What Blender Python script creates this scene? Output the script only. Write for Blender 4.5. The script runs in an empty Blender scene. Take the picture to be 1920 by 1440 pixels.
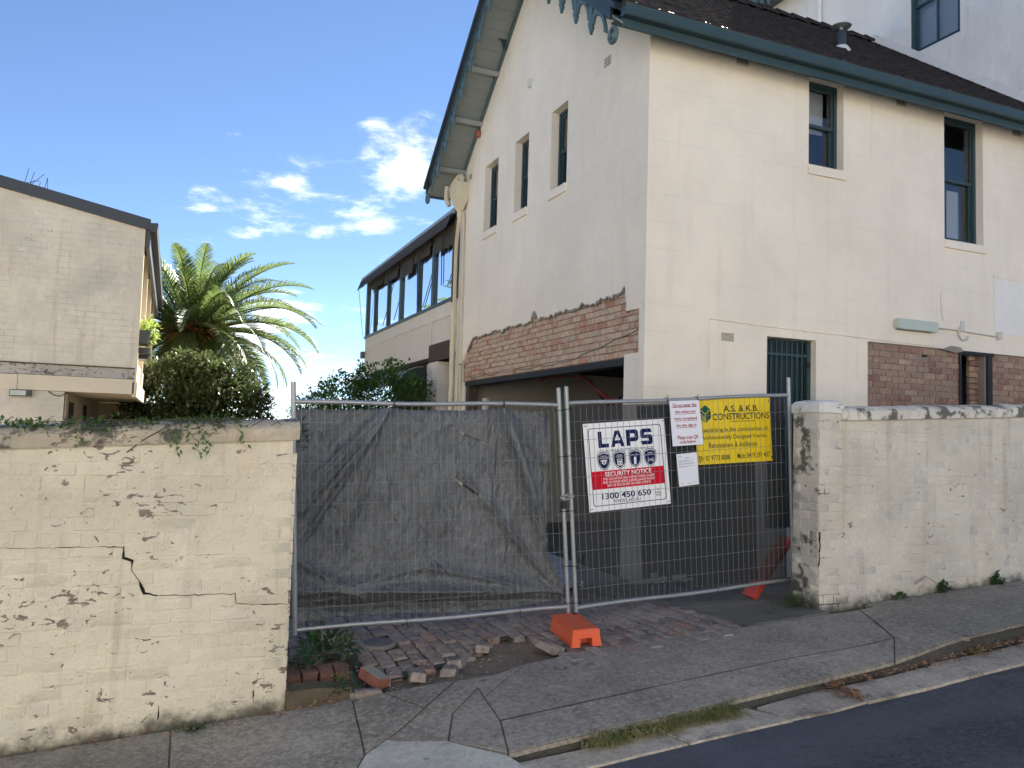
import bpy, math, random
from mathutils import Vector, Matrix, noise as mnoise
from math import sin, cos, radians, pi, sqrt, exp
random.seed(7)
S = bpy.context.scene
# ------------------------------------------------------------------ camera
YAW, PITCH, ROLL = radians(22.97), radians(3.69), radians(1.71)
fw = Vector((sin(YAW)*cos(PITCH), cos(YAW)*cos(PITCH), sin(PITCH)))
r0 = Vector((cos(YAW), -sin(YAW), 0)); u0 = r0.cross(fw)
rr = r0*cos(ROLL)+u0*sin(ROLL); uu = u0*cos(ROLL)-r0*sin(ROLL)
cam = bpy.data.cameras.new('camera'); cam.sensor_width = 36; cam.lens = 1500/1920*36
cam.clip_end = 6000; cam.clip_start = .05
co = bpy.data.objects.new('camera', cam); S.collection.objects.link(co)
M = Matrix((rr, uu, -fw)).transposed().to_4x4(); M.translation = Vector((0, 0, 2.0)); co.matrix_world = M
S.camera = co
# ------------------------------------------------------------------ sky, sun, exposure
SUN_EL, SUN_AZ = radians(37.5), radians(44)      # azimuth clockwise from +Y
w = bpy.data.worlds.new('World'); S.world = w; w.use_nodes = True
nt = w.node_tree; nt.nodes.clear()
def wn(t, **k):
    n = nt.nodes.new(t)
    for a, b in k.items(): setattr(n, a, b)
    return n
def wl(a, b): nt.links.new(a, b)
sky = wn('ShaderNodeTexSky', sky_type='NISHITA', sun_disc=False, sun_elevation=SUN_EL, sun_rotation=SUN_AZ,
         altitude=0, air_density=.62, dust_density=0, ozone_density=3.2)
tc = wn('ShaderNodeTexCoord'); sep = wn('ShaderNodeSeparateXYZ'); wl(tc.outputs['Generated'], sep.inputs[0])
def wm(op, a, b=None, c=None):
    n = wn('ShaderNodeMath', operation=op)
    for i, x in enumerate((a, b, c)):
        if x is None: continue
        if isinstance(x, (int, float)): n.inputs[i].default_value = x
        else: wl(x, n.inputs[i])
    return n.outputs[0]
# a flat cloud layer: direction projected on a plane overhead
den = wm('ADD', wm('MAXIMUM', sep.outputs['Z'], 0.0), .10)
cx = wm('DIVIDE', sep.outputs['X'], den); cy = wm('DIVIDE', sep.outputs['Y'], den)
comb = wn('ShaderNodeCombineXYZ'); wl(cx, comb.inputs[0]); wl(cy, comb.inputs[1])
def cloudnoise(scale, detail, rough, off, sx=1):
    mp = wn('ShaderNodeMapping'); mp.inputs['Location'].default_value = off; mp.inputs['Scale'].default_value = (sx, 1, 1)
    wl(comb.outputs[0], mp.inputs[0])
    n = wn('ShaderNodeTexNoise'); n.inputs['Scale'].default_value = scale; n.inputs['Detail'].default_value = detail
    n.inputs['Roughness'].default_value = rough; n.inputs['Distortion'].default_value = .25
    wl(mp.outputs[0], n.inputs['Vector']); return n.outputs['Fac']
n1 = cloudnoise(5.5, 9, .62, (3.1, .7, 0)); n2 = cloudnoise(1.1, 4, .5, (8.3, 2.2, 0))
def blob(d, width):
    v = wn('ShaderNodeVectorMath', operation='DISTANCE'); wl(tc.outputs['Generated'], v.inputs[0]); v.inputs[1].default_value = d
    return wm('SUBTRACT', 1.0, wm('MINIMUM', wm('DIVIDE', v.outputs['Value'], width), 1.0))
base = wm('MULTIPLY', wm('SUBTRACT', n2, .50), 1.5)
for d, wd, am in (((.245, .915, .325), .075, .42), ((.198, .914, .352), .040, .24), ((.198, .943, .266), .050, .20), ((.17, .962, .213), .06, .13),
                  ((.13, .961, .243), .06, .11), ((.06, .975, .213), .10, .09), ((.249, .885, .393), .05, .13), ((.10, .986, .138), .08, .20), ((.24, .95, .19), .08, .12)):
    base = wm('ADD', base, wm('MULTIPLY', blob(d, wd), am))
hzn = wm('MULTIPLY', wm('SUBTRACT', 1.0, wm('MINIMUM', wm('DIVIDE', wm('MAXIMUM', sep.outputs['Z'], 0.0), .20), 1.0)), .42)
tot = wm('ADD', wm('ADD', base, hzn), n1)
mr = wn('ShaderNodeMapRange', interpolation_type='SMOOTHSTEP'); mr.inputs[1].default_value = .71; mr.inputs[2].default_value = 1.12
wl(tot, mr.inputs[0])
mx = wn('ShaderNodeMix', data_type='RGBA'); wl(mr.outputs[0], mx.inputs[0]); wl(sky.outputs[0], mx.inputs[6]); mx.inputs[7].default_value = (9.5, 9.5, 9.6, 1)
bg = wn('ShaderNodeBackground'); bg.inputs[1].default_value = .05; wl(mx.outputs[2], bg.inputs[0])
wo = wn('ShaderNodeOutputWorld'); wl(bg.outputs[0], wo.inputs[0])
sl = bpy.data.lights.new('sun', 'SUN'); sl.energy = 5.0; sl.angle = radians(.5); sl.color = (1, .95, .86)
so = bpy.data.objects.new('sun', sl); S.collection.objects.link(so)
sd = Vector((sin(SUN_AZ)*cos(SUN_EL), cos(SUN_AZ)*cos(SUN_EL), sin(SUN_EL)))
so.rotation_euler = sd.to_track_quat('Z', 'Y').to_euler(); so.location = (0, 0, 40)
S.view_settings.view_transform = 'Standard'; S.view_settings.look = 'None'
S.view_settings.exposure = 2.1; S.view_settings.gamma = 1
# ------------------------------------------------------------------ mesh helpers
COL = S.collection
class MB:
    def __init__(s): s.v = []; s.f = []
    def add(s, vs, fs):
        o = len(s.v); s.v += [tuple(p) for p in vs]; s.f += [tuple(i+o for i in f) for f in fs]
    def box(s, x0, x1, y0, y1, z0, z1):
        s.add([(x, y, z) for z in (z0, z1) for y in (y0, y1) for x in (x0, x1)],
              [(0,2,3,1),(4,5,7,6),(0,1,5,4),(2,6,7,3),(0,4,6,2),(1,3,7,5)])
    def quad(s, a, b, c, d): s.add([a, b, c, d], [(0,1,2,3)])
    def beam(s, p, q, wd, ht, up=(0,0,1)):
        p = Vector(p); q = Vector(q); d = (q-p).normalized(); up = Vector(up)
        x = d.cross(up)
        if x.length < 1e-4: x = d.cross(Vector((1,0,0)))
        x.normalize(); y = x.cross(d)
        s.add([o+x*a*wd/2+y*b*ht/2 for o in (p, q) for a, b in ((-1,-1),(1,-1),(1,1),(-1,1))],
              [(0,3,2,1),(4,5,6,7),(0,1,5,4),(1,2,6,5),(2,3,7,6),(3,0,4,7)])
    def tube(s, pts, r, n=8, cap=True):
        pts = [Vector(p) for p in pts]; rs = r if isinstance(r, (list, tuple)) else [r]*len(pts)
        vs = []; fs = []; prev = None
        for i, p in enumerate(pts):
            t = (pts[min(i+1, len(pts)-1)]-pts[max(i-1, 0)]).normalized()
            if prev is None:
                a = Vector((0,0,1)) if abs(t.z) < .9 else Vector((1,0,0)); x = t.cross(a).normalized()
            else:
                x = (prev-t*prev.dot(t)).normalized()
            prev = x; y = t.cross(x)
            vs += [p+(x*cos(2*pi*k/n)+y*sin(2*pi*k/n))*rs[i] for k in range(n)]
        for i in range(len(pts)-1):
            for k in range(n): fs.append((i*n+k, i*n+(k+1) % n, (i+1)*n+(k+1) % n, (i+1)*n+k))
        if cap: fs += [tuple(range(n))[::-1], tuple(range((len(pts)-1)*n, len(pts)*n))]
        s.add(vs, fs)
    def prism(s, poly, off):
        n = len(poly); off = Vector(off); a = [Vector(p) for p in poly]
        s.add(a+[p+off for p in a], [tuple(range(n))[::-1], tuple(range(n, 2*n))]+[(i, (i+1) % n, n+(i+1) % n, n+i) for i in range(n)])
    def lathe(s, c, prof, n=16, axis='z'):
        vs = []
        for r, h in prof: vs += [(c[0]+r*cos(2*pi*k/n), c[1]+r*sin(2*pi*k/n), c[2]+h) for k in range(n)]
        fs = [(i*n+k, i*n+(k+1) % n, (i+1)*n+(k+1) % n, (i+1)*n+k) for i in range(len(prof)-1) for k in range(n)]
        fs += [tuple(range(n))[::-1], tuple(range((len(prof)-1)*n, len(prof)*n))]
        s.add(vs, fs)
    def mesh(s, name, smooth=None):
        m = bpy.data.meshes.new(name); m.from_pydata(s.v, [], s.f); m.validate(clean_customdata=False)
        if smooth is not None:
            m.polygons.foreach_set('use_smooth', [True]*len(m.polygons)); m.set_sharp_from_angle(angle=radians(smooth))
        m.update(); return m
def fixn(m):
    import bmesh
    b = bmesh.new(); b.from_mesh(m); bmesh.ops.recalc_face_normals(b, faces=b.faces); b.to_mesh(m); b.free(); return m
def tag(o, label=None, cat=None, group=None, kind=None):
    if label: o['label'] = label
    if cat: o['category'] = cat
    if group: o['group'] = group
    if kind: o['kind'] = kind
    return o
def link(name, me, mat, parent=None):
    o = bpy.data.objects.new(name, me); COL.objects.link(o)
    if mat is not None and not me.materials: me.materials.append(mat)
    if parent is not None:
        o.parent = parent
        L = parent.get('_o'); L = Vector(L) if L is not None else Vector((0,0,0))
        o.matrix_parent_inverse = Matrix.Translation(-L)
    return o
def build(mb, name, mat, parent=None, smooth=None, label=None, cat=None, group=None, kind=None, fix=True):
    me = mb.mesh(name, smooth)
    if fix: fixn(me)
    o = link(name, me, mat, parent)
    return tag(o, label, cat, group, kind)
def empty(name, loc, label=None, cat=None, group=None, kind=None):
    o = bpy.data.objects.new(name, None); COL.objects.link(o); o.location = loc; o['_o'] = list(loc); o.empty_display_size = .1
    return tag(o, label, cat, group, kind)
def part(name, mat, parent, fn, smooth=None, label=None, **k):
    mb = MB(); fn(mb); return build(mb, name, mat, parent, smooth, label, **k)
# ------------------------------------------------------------------ material helpers
class NT:
    def __init__(s, name):
        s.m = bpy.data.materials.new(name); s.m.use_nodes = True; s.t = s.m.node_tree; s.t.nodes.clear()
        s.out = s.n('ShaderNodeOutputMaterial'); s.b = s.n('ShaderNodeBsdfPrincipled'); s.l(s.b.outputs[0], s.out.inputs[0])
        s.g = s.n('ShaderNodeNewGeometry')
    def n(s, t, **k):
        n = s.t.nodes.new(t)
        for a, b in k.items(): setattr(n, a, b)
        return n
    def l(s, a, b): s.t.links.new(a, b)
    def put(s, sock, x):
        if isinstance(x, (int, float)): sock.default_value = x
        elif isinstance(x, tuple): sock.default_value = x if len(x) == len(sock.default_value) else (*x, 1)
        else: s.l(x, sock)
    @property
    def pos(s): return s.g.outputs['Position']
    def xyz(s):
        q = s.n('ShaderNodeSeparateXYZ'); s.l(s.pos, q.inputs[0]); return q.outputs
    def obj(s): return s.n('ShaderNodeTexCoord').outputs['Object']
    def rnd(s): return s.n('ShaderNodeObjectInfo').outputs['Random']
    def noise(s, scale, detail=4, rough=.55, vec=None, stretch=None, dist=0):
        n = s.n('ShaderNodeTexNoise'); n.inputs['Scale'].default_value = scale; n.inputs['Detail'].default_value = detail
        n.inputs['Roughness'].default_value = rough; n.inputs['Distortion'].default_value = dist
        v = vec or s.pos
        if stretch:
            mp = s.n('ShaderNodeMapping'); mp.inputs['Scale'].default_value = stretch; s.l(v, mp.inputs[0]); v = mp.outputs[0]
        s.l(v, n.inputs['Vector']); return n.outputs['Fac']
    def voro(s, scale, feat='F1', out='Distance', vec=None):
        n = s.n('ShaderNodeTexVoronoi', feature=feat); n.inputs['Scale'].default_value = scale; s.l(vec or s.pos, n.inputs['Vector']); return n.outputs[out]
    def math(s, op, a, b=None, c=None):
        n = s.n('ShaderNodeMath', operation=op)
        for i, x in enumerate((a, b, c)):
            if x is not None: s.put(n.inputs[i], x)
        return n.outputs[0]
    def step(s, x, a, b, lo=0., hi=1.):
        n = s.n('ShaderNodeMapRange', interpolation_type='SMOOTHSTEP'); s.put(n.inputs[0], x)
        n.inputs[1].default_value = a; n.inputs[2].default_value = b; n.inputs[3].default_value = lo; n.inputs[4].default_value = hi; return n.outputs[0]
    def ramp(s, x, stops):
        n = s.n('ShaderNodeValToRGB'); e = n.color_ramp.elements
        while len(e) < len(stops): e.new(.5)
        for i, (p, c) in enumerate(stops): e[i].position = p; e[i].color = (*c, 1)
        s.put(n.inputs[0], x); return n.outputs[0]
    def mix(s, f, a, b, mode='MIX'):
        n = s.n('ShaderNodeMix', data_type='RGBA', blend_type=mode); s.put(n.inputs[0], f); s.put(n.inputs[6], a); s.put(n.inputs[7], b); return n.outputs[2]
    def bump(s, h, strength=.5, dist=.01, prev=None):
        n = s.n('ShaderNodeBump'); n.inputs['Strength'].default_value = strength; n.inputs['Distance'].default_value = dist
        s.l(h, n.inputs['Height'])
        if prev is not None: s.l(prev, n.inputs['Normal'])
        return n.outputs[0]
    def set(s, col=None, rough=None, normal=None, metal=None, spec=None):
        if col is not None: s.put(s.b.inputs['Base Color'], col)
        if rough is not None: s.put(s.b.inputs['Roughness'], rough)
        if normal is not None: s.l(normal, s.b.inputs['Normal'])
        if metal is not None: s.put(s.b.inputs['Metallic'], metal)
        if spec is not None: s.put(s.b.inputs['Specular IOR Level'], spec)
        return s.m
def sc(c, k): return tuple(min(1, x*k) for x in c)
MT = {}
def simple(name, c, rough=.6, metal=0, var=.12, scale=6, bs=.15, bd=.004, spec=None):
    t = NT(name); nz = t.noise(scale, 5, .6); f = t.noise(scale*14, 3)
    col = t.mix(t.math('MULTIPLY', nz, 1.0), sc(c, 1-var), sc(c, 1+var))
    MT[name] = t.set(col, rough, t.bump(f, bs, bd), metal, spec)
# cream render with scored ashlar lines
def render_mat(name, c, lines=True):
    t = NT(name); x = t.xyz()
    big = t.noise(.55, 5, .6); mid = t.noise(3.5, 6, .6); streak = t.noise(2.2, 4, .6, stretch=(3, 3, .22))
    col = t.mix(t.step(big, .3, .7), sc(c, .91), sc(c, 1.04))
    col = t.mix(t.step(t.noise(1.7, 5, .65, stretch=(1, 1, .7)), .50, .58, 0, .22), col, sc((c[0]*.90, c[1]*.91, c[2]*.95), 1))
    col = t.mix(t.step(t.noise(20, 4, .7), .62, .74, 0, .30), col, sc(c, .62))
    col = t.mix(t.step(streak, .52, .78, 0, .34), col, sc((c[0]*.80, c[1]*.76, c[2]*.70), 1))
    col = t.mix(t.step(mid, .62, .80, 0, .3), col, sc(c, .80))
    fine = t.noise(60, 3); bmp = t.bump(fine, .12, .004)
    bmp = t.bump(mid, .45, .03, bmp); bmp = t.bump(t.noise(1.4, 4, .6), .5, .10, bmp)
    if lines:
        fr = t.math('FRACT', t.math('DIVIDE', t.math('ADD', x[2], .255+.34*3), .34))
        d = t.math('ABSOLUTE', t.math('SUBTRACT', fr, .5)); g = t.step(d, .0, .011, 1, 0)
        brk = t.step(t.noise(1.3, 3, .5, stretch=(1, 1, 2.2)), .42, .58)
        g = t.math('MULTIPLY', g, brk)
        col = t.mix(t.math('MULTIPLY', g, .45), col, sc(c, .55))
        bmp = t.bump(t.math('MULTIPLY', g, -1), .5, .004, bmp)
    MT[name] = t.set(col, .85, bmp)
render_mat('render', (.89, .80, .665))
render_mat('render_back', (.86, .83, .78), False)
# old paint on brick, chipped and stained
def oldpaint(name, c, chip=.0, dark=.0, base_z=None):
    t = NT(name); x = t.xyz()
    big = t.noise(1.1, 5, .6); mid = t.noise(7, 5, .62); fine = t.noise(48, 4, .6); streak = t.noise(3, 4, .6, stretch=(3, 3, .25))
    col = t.mix(t.step(big, .33, .68), sc(c, .86), sc(c, 1.06))
    col = t.mix(t.step(t.noise(2.3, 4), .54, .68, 0, .55), col, (c[0]*.80, c[1]*.82, c[2]*.88))
    col = t.mix(t.step(t.noise(4.1, 5, .65), .56, .70, 0, .5), col, (min(1, c[0]*1.16), min(1, c[1]*1.15), min(1, c[2]*1.22)))
    col = t.mix(t.step(t.noise(1.6, 4, .6, stretch=(1, 1, .6)), .58, .72, 0, .35), col, (c[0]*.92, c[1]*.80, c[2]*.74))
    col = t.mix(t.step(streak, .53, .75, 0, .5), col, (c[0]*.66, c[1]*.60, c[2]*.52))
    # dirt specks
    sp = t.step(t.noise(26, 5, .7), .66, .74, 0, .75)
    col = t.mix(t.math('MULTIPLY', sp, t.step(t.noise(2.6, 3), .42, .62)), col, (.07, .06, .05))
    # paint lifted off
    ch = t.math('ADD', t.noise(17, 4, .55, stretch=(.7, .7, 1.35), dist=.9), t.math('MULTIPLY', t.math('SUBTRACT', t.noise(1.9, 3), .5), .55))
    ch = t.math('ADD', ch, t.math('MULTIPLY', t.step(t.rnd(), .93, .97), .075))
    cm = t.step(ch, .715-chip, .724-chip)
    ccol = t.ramp(t.noise(14, 3), [(.3, (.17, .125, .10)), (.5, (.24, .19, .155)), (.7, (.33, .30, .27))])
    rim = t.math('SUBTRACT', t.step(ch, .690-chip, .712-chip), cm)
    col = t.mix(t.math('MULTIPLY', rim, .35), col, sc(c, 1.25)); col = t.mix(cm, col, ccol)
    if dark:
        m = t.step(t.math('ADD', t.noise(5, 5, .65), dark), .62, .72)
        col = t.mix(t.math('MULTIPLY', m, .85), col, (.03, .032, .028))
    if base_z is not None:                              # moss and splash dirt along the footing (footpath rises to the right)
        hz = t.math('SUBTRACT', x[2], t.math('ADD', t.math('MULTIPLY', x[0], .058), base_z))
        hz = t.math('ADD', hz, t.math('MULTIPLY', t.math('SUBTRACT', t.noise(6, 5, .65), .5), .34))
        col = t.mix(t.step(hz, -.04, .115, .9, 0), col, (.055, .055, .040))
    b = t.bump(fine, .4, .008); b = t.bump(t.noise(19, 4, .6), .5, .012, b); b = t.bump(mid, .9, .030, b); b = t.bump(t.math('MULTIPLY', cm, -1), .9, .008, b)
    MT[name] = t.set(col, .72, b)
oldpaint('wall_paint', (.67, .61, .475), .052, 0, .07)
oldpaint('pier_paint', (.62, .575, .485), .0, .0, .12)
oldpaint('pier_side', (.60, .56, .475), .0, .085, .20)
oldpaint('cap_paint', (.72, .70, .65), .01, .05)
oldpaint('coping_l', (.46, .40, .30), .06, .10)
oldpaint('coping_r', (.70, .66, .57), .0, .145)
oldpaint('house_paint', (.74, .67, .54), -.05)
def courses(name, bh=.086, bl=.245):                     # far painted brickwork: joints as fine relief only
    m_ = MT[name]; t_ = NT.__new__(NT); t_.m = m_; t_.t = m_.node_tree; t_.b = [n for n in t_.t.nodes if n.type == 'BSDF_PRINCIPLED'][0]; t_.g = t_.n('ShaderNodeNewGeometry')
    x = t_.xyz(); c = t_.n('ShaderNodeCombineXYZ'); t_.l(x[0], c.inputs[0]); t_.l(x[2], c.inputs[1])
    b = t_.n('ShaderNodeTexBrick'); t_.l(c.outputs[0], b.inputs['Vector']); b.inputs['Scale'].default_value = 1; b.inputs['Mortar Size'].default_value = .006; b.inputs['Brick Width'].default_value = bl; b.inputs['Row Height'].default_value = bh; b.inputs['Mortar Smooth'].default_value = .3
    old = t_.b.inputs['Normal'].links[0].from_socket; t_.l(t_.bump(t_.math('MULTIPLY', b.outputs['Fac'], -1), .55, .006, old), t_.b.inputs['Normal'])
    oc = t_.b.inputs['Base Color'].links[0].from_socket; f = t_.math('MULTIPLY', b.outputs['Fac'], t_.step(t_.noise(2.1, 4), .45, .65, .0, .30)); oc = t_.mix(f, oc, (.25, .23, .20))
    mo = t_.step(t_.noise(1.5, 6, .7), .50, .72, 0, .42); t_.l(t_.mix(mo, oc, (.40, .40, .35)), t_.b.inputs['Base Color'])
courses('house_paint')
oldpaint('house_band', (.50, .46, .40), .05, .04)
simple('house_trim', (.72, .63, .47), .7, scale=2)
def brickmat(name, stops, dirt=.5, rs=1.):
    t = NT(name); r = t.rnd()
    base = t.ramp(r, stops)
    n = t.noise(24, 4, .6); col = t.mix(t.step(n, .35, .7, 0, .45), base, sc(stops[0][1], .72))
    col = t.mix(t.step(t.noise(9, 4, .6), .54, .64, 0, dirt), col, (.58, .48, .37))
    b = t.bump(t.noise(70, 4, .65), .5, .006)
    MT[name] = t.set(col, .9, t.bump(n, .4, .01, b))
brickmat('brick_gable', [(0, (.45, .22, .15)), (.16, (.52, .34, .24)), (.4, (.58, .43, .31)), (.7, (.61, .48, .36)), (1, (.50, .40, .30))], .8)
brickmat('brick_side', [(0, (.25, .13, .10)), (.2, (.33, .20, .15)), (.45, (.42, .29, .20)), (.7, (.30, .21, .16)), (1, (.47, .35, .25))], .25)
simple('mortar_gable', (.27, .175, .125), .95, scale=5, var=.3, bs=.5, bd=.01)
simple('mortar_side', (.27, .22, .19), .95, scale=5, var=.25, bs=.5, bd=.01)
simple('scratch_coat', (.30, .28, .25), .95, scale=9, var=.3, bs=.7, bd=.02)
simple('teal', (.030, .060, .068), .5, scale=3, var=.25)
simple('teal_light', (.075, .125, .135), .5, scale=3, var=.2)
simple('teal_dark', (.018, .042, .042), .5, scale=3, var=.3)
simple('soffit', (.22, .245, .235), .7, scale=1.2, var=.12)
simple('white_trim', (.29, .305, .295), .6, scale=3)
simple('tile', (.050, .045, .045), .95, scale=7, var=.45, bs=.4, bd=.01, spec=.0)
simple('gutter_metal', (.040, .050, .060), .5, scale=3, var=.15)
simple('flash_white', (.66, .63, .58), .7, scale=5, var=.2)
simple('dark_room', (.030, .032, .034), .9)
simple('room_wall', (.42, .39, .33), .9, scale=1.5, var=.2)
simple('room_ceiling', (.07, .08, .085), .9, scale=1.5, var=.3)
simple('steel_dark', (.022, .028, .032), .85, scale=4, var=.3)
simple('pipe_cream', (.66, .58, .42), .55, scale=3, var=.12)
simple('rust', (.11, .07, .04), .9, scale=12, var=.5)
simple('pipe_white', (.62, .60, .55), .5, scale=6, var=.15)
simple('board_cream', (.70, .64, .54), .7, scale=2, var=.08)
simple('board_dark', (.075, .055, .045), .9, scale=7, var=.5, bs=.5, bd=.01)
simple('awning', (.055, .048, .043), .95, scale=5, var=.35)
simple('hood_green', (.10, .16, .16), .35, scale=4, var=.2)
simple('cable_red', (.22, .035, .03), .6); simple('cable_green', (.02, .13, .08), .6); simple('cable_black', (.015, .016, .018), .6)
simple('lamp_box', (.50, .55, .48), .4, scale=8, var=.12)
simple('vent', (.66, .59, .46), .8); simple('vent_dark', (.16, .15, .14), .9)
simple('alarm_red', (.30, .09, .06), .5); simple('sensor_white', (.70, .70, .66), .5)
simple('black_plastic', (.018, .019, .02), .4)
simple('rope_white', (.65, .65, .62), .6)
# ------------------------------------------------------------------ more materials
def concrete(name, c, speck=.35, patch=.3, rough=.88, dirt=None, spots=True):
    t = NT(name); r = t.rnd(); big = t.noise(1.1, 6, .68); mid = t.noise(5, 6, .7); grain = t.noise(26, 5, .82); fine = t.noise(70, 4, .8)
    col = t.mix(t.step(big, .32, .68), sc(c, 1-patch), sc(c, 1+patch))
    col = t.mix(t.step(mid, .46, .70, 0, .55), col, sc(c, .55))
    col = t.mix(t.step(grain, .50, .64, 0, speck), col, sc(c, 1.75))
    col = t.mix(t.step(grain, .50, .36, 0, speck*.85), col, sc(c, .38))
    col = t.mix(t.step(fine, .52, .68, 0, speck*.7), col, sc(c, 2.2))
    if spots: col = t.mix(t.step(t.voro(2.6), .055, .030, 0, .6), col, sc(c, .30))
    if name == 'asphalt':                               # worn lanes and a few darker repairs
        col = t.mix(t.step(t.noise(.9, 4, .6, stretch=(.22, 1.6, 1)), .42, .62, 0, .55), col, sc(c, 1.7)); col = t.mix(t.step(t.noise(1.6, 3, .5), .60, .66, 0, .5), col, sc(c, .5))
    col = t.mix(t.math('MULTIPLY', r, .35), col, sc(c, .58))
    if dirt: col = t.mix(t.step(t.noise(3.3, 5, .7), .52, .68, 0, .75), col, dirt)
    b = t.bump(grain, .6, .010); b = t.bump(mid, .4, .016, b)
    MT[name] = t.set(col, rough, b)
concrete('footpath', (.29, .263, .218), .75, .34)
concrete('ramp', (.42, .42, .39), .3, .2)
concrete('kerb', (.075, .072, .066), .5, .3)  # darkened to stand in for shade in the gap under the slab edge
concrete('gutter_slab', (.47, .41, .325), .45, .30, dirt=(.14, .105, .08))
concrete('apron', (.125, .118, .100), .55, .35, dirt=(.05, .055, .032))
concrete('asphalt', (.050, .055, .068), .8, .42)
concrete('soil', (.19, .148, .108), .6, .4)
concrete('joint_soil', (.062, .054, .042), .6, .5, dirt=(.045, .06, .022))
concrete('ground_far', (.11, .105, .08), .3, .3)
def paver(name, stops):
    t = NT(name); r = t.rnd(); col = t.ramp(r, stops)
    n = t.noise(16, 5, .65); col = t.mix(t.step(n, .42, .70, 0, .6), col, (.055, .048, .042))
    col = t.mix(t.step(t.noise(33, 4, .7), .60, .72, 0, .5), col, (.27, .24, .215))
    b = t.bump(t.noise(60, 4, .7), .6, .008); MT[name] = t.set(col, .85, t.bump(n, .5, .012, b))
paver('paver', [(0, (.26, .185, .155)), (.3, (.305, .245, .21)), (.6, (.34, .29, .255)), (.85, (.24, .21, .19)), (1, (.37, .22, .17))])
paver('dull_brick', [(0, (.15, .075, .050)), (1, (.20, .10, .07))])
paver('red_brick', [(0, (.29, .105, .068)), (1, (.29, .105, .068))])
t = NT('galv'); n = t.noise(30, 5, .65); MT['galv'] = t.set(t.mix(n, (.22, .23, .24), (.50, .52, .53)), t.step(n, .3, .7, .38, .6), t.bump(t.noise(110, 3), .15, .002), .55)
t = NT('wire'); n = t.noise(30, 4, .6); MT['wire'] = t.set(t.mix(n, (.17, .18, .19), (.33, .34, .35)), .55, metal=.3)
# woven tarpaulin
t = NT('tarp'); n = t.noise(2.2, 5, .6); cr = t.noise(24, 5, .7, stretch=(1, 1, .5), dist=.8)
col = t.mix(t.step(n, .3, .7), (.095, .103, .110), (.140, .150, .158)); col = t.mix(t.step(cr, .50, .66, 0, .6), col, (.20, .21, .22)); col = t.mix(t.step(cr, .46, .34, 0, .5), col, (.06, .066, .072))
wv = t.n('ShaderNodeTexWave', bands_direction='Z'); wv.inputs['Scale'].default_value = 95; t.l(t.pos, wv.inputs['Vector'])
b = t.bump(t.noise(38, 5, .7, dist=.5), .9, .014); b = t.bump(t.noise(11, 4, .65, stretch=(1, 1, .45), dist=.6), .75, .05, b); mpv = t.n('ShaderNodeMapping'); mpv.inputs['Scale'].default_value = (1, .3, .55); mpv.inputs['Rotation'].default_value = (0, .5, 0); t.l(t.pos, mpv.inputs[0]); vz = t.voro(17, vec=mpv.outputs[0]); b = t.bump(vz, .55, .022, b); b = t.bump(wv.outputs['Fac'], .12, .002, b)
t.set(col, .30, b, spec=.7)
MT['tarp'] = t.m
def cloth(name, c, clear):
    t = NT(name); wv = t.n('ShaderNodeTexWave', bands_direction='Z'); wv.inputs['Scale'].default_value = 36; wv.inputs['Distortion'].default_value = 1.5; t.l(t.pos, wv.inputs['Vector'])
    t.set(t.mix(wv.outputs['Fac'], sc(c, .6), sc(c, 1.5)), .8, t.bump(t.noise(9, 4), .4, .02))
    tr = t.n('ShaderNodeBsdfTransparent'); mx = t.n('ShaderNodeMixShader')
    f = t.math('ADD', t.math('MULTIPLY', wv.outputs['Fac'], clear*.35), clear*.8); f = t.math('MINIMUM', f, 1.)
    t.l(f, mx.inputs[0]); t.l(t.b.outputs[0], mx.inputs[1]); t.l(tr.outputs[0], mx.inputs[2]); t.l(mx.outputs[0], t.out.inputs[0]); MT[name] = t.m
cloth('shade_cloth', (.026, .029, .032), .20)
cloth('shade_cloth_dense', (.014, .019, .026), .03)
def glass(name, tint, clear, rough=.02):
    t = NT(name); gl = t.n('ShaderNodeBsdfGlossy'); gl.inputs['Roughness'].default_value = rough; gl.inputs['Color'].default_value = (.95, .97, 1, 1)
    tr = t.n('ShaderNodeBsdfTransparent'); tr.inputs['Color'].default_value = (*tint, 1)
    fr = t.n('ShaderNodeFresnel'); fr.inputs['IOR'].default_value = 1.55
    bm = t.bump(t.noise(1.4, 2), .03, .05); t.l(bm, gl.inputs['Normal'])
    mx = t.n('ShaderNodeMixShader'); t.l(t.math('MINIMUM', t.math('ADD', fr.outputs[0], clear), 1.), mx.inputs[0]); t.l(tr.outputs[0], mx.inputs[1]); t.l(gl.outputs[0], mx.inputs[2])
    t.l(mx.outputs[0], t.out.inputs[0]); MT[name] = t.m
glass('glass', (.82, .86, .88), .06); glass('glass_clear', (.93, .95, .96), .03)
def leafmat(name, a, b, rough=.45, trans=.25):
    t = NT(name); n = t.noise(11, 2); n2 = t.noise(1.2, 2); col = t.mix(t.step(n, .3, .7), a, b); col = t.mix(t.step(n2, .35, .65, 0, .5), col, sc(a, .65))
    t.set(col, rough)
    tl = t.n('ShaderNodeBsdfTranslucent'); t.put(tl.inputs[0], t.mix(.5, col, sc(b, 1.6))); mx = t.n('ShaderNodeMixShader'); mx.inputs[0].default_value = trans
    t.l(t.b.outputs[0], mx.inputs[1]); t.l(tl.outputs[0], mx.inputs[2]); t.l(mx.outputs[0], t.out.inputs[0]); MT[name] = t.m
leafmat('leaf_palm', (.065, .115, .032), (.155, .205, .06), .42, .35)
leafmat('leaf_dark', (.045, .070, .028), (.125, .150, .060), .22, .22)
leafmat('leaf_hedge', (.045, .115, .028), (.11, .21, .05), .5, .3)
leafmat('leaf_vine', (.05, .12, .025), (.12, .21, .05), .5, .3)
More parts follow.
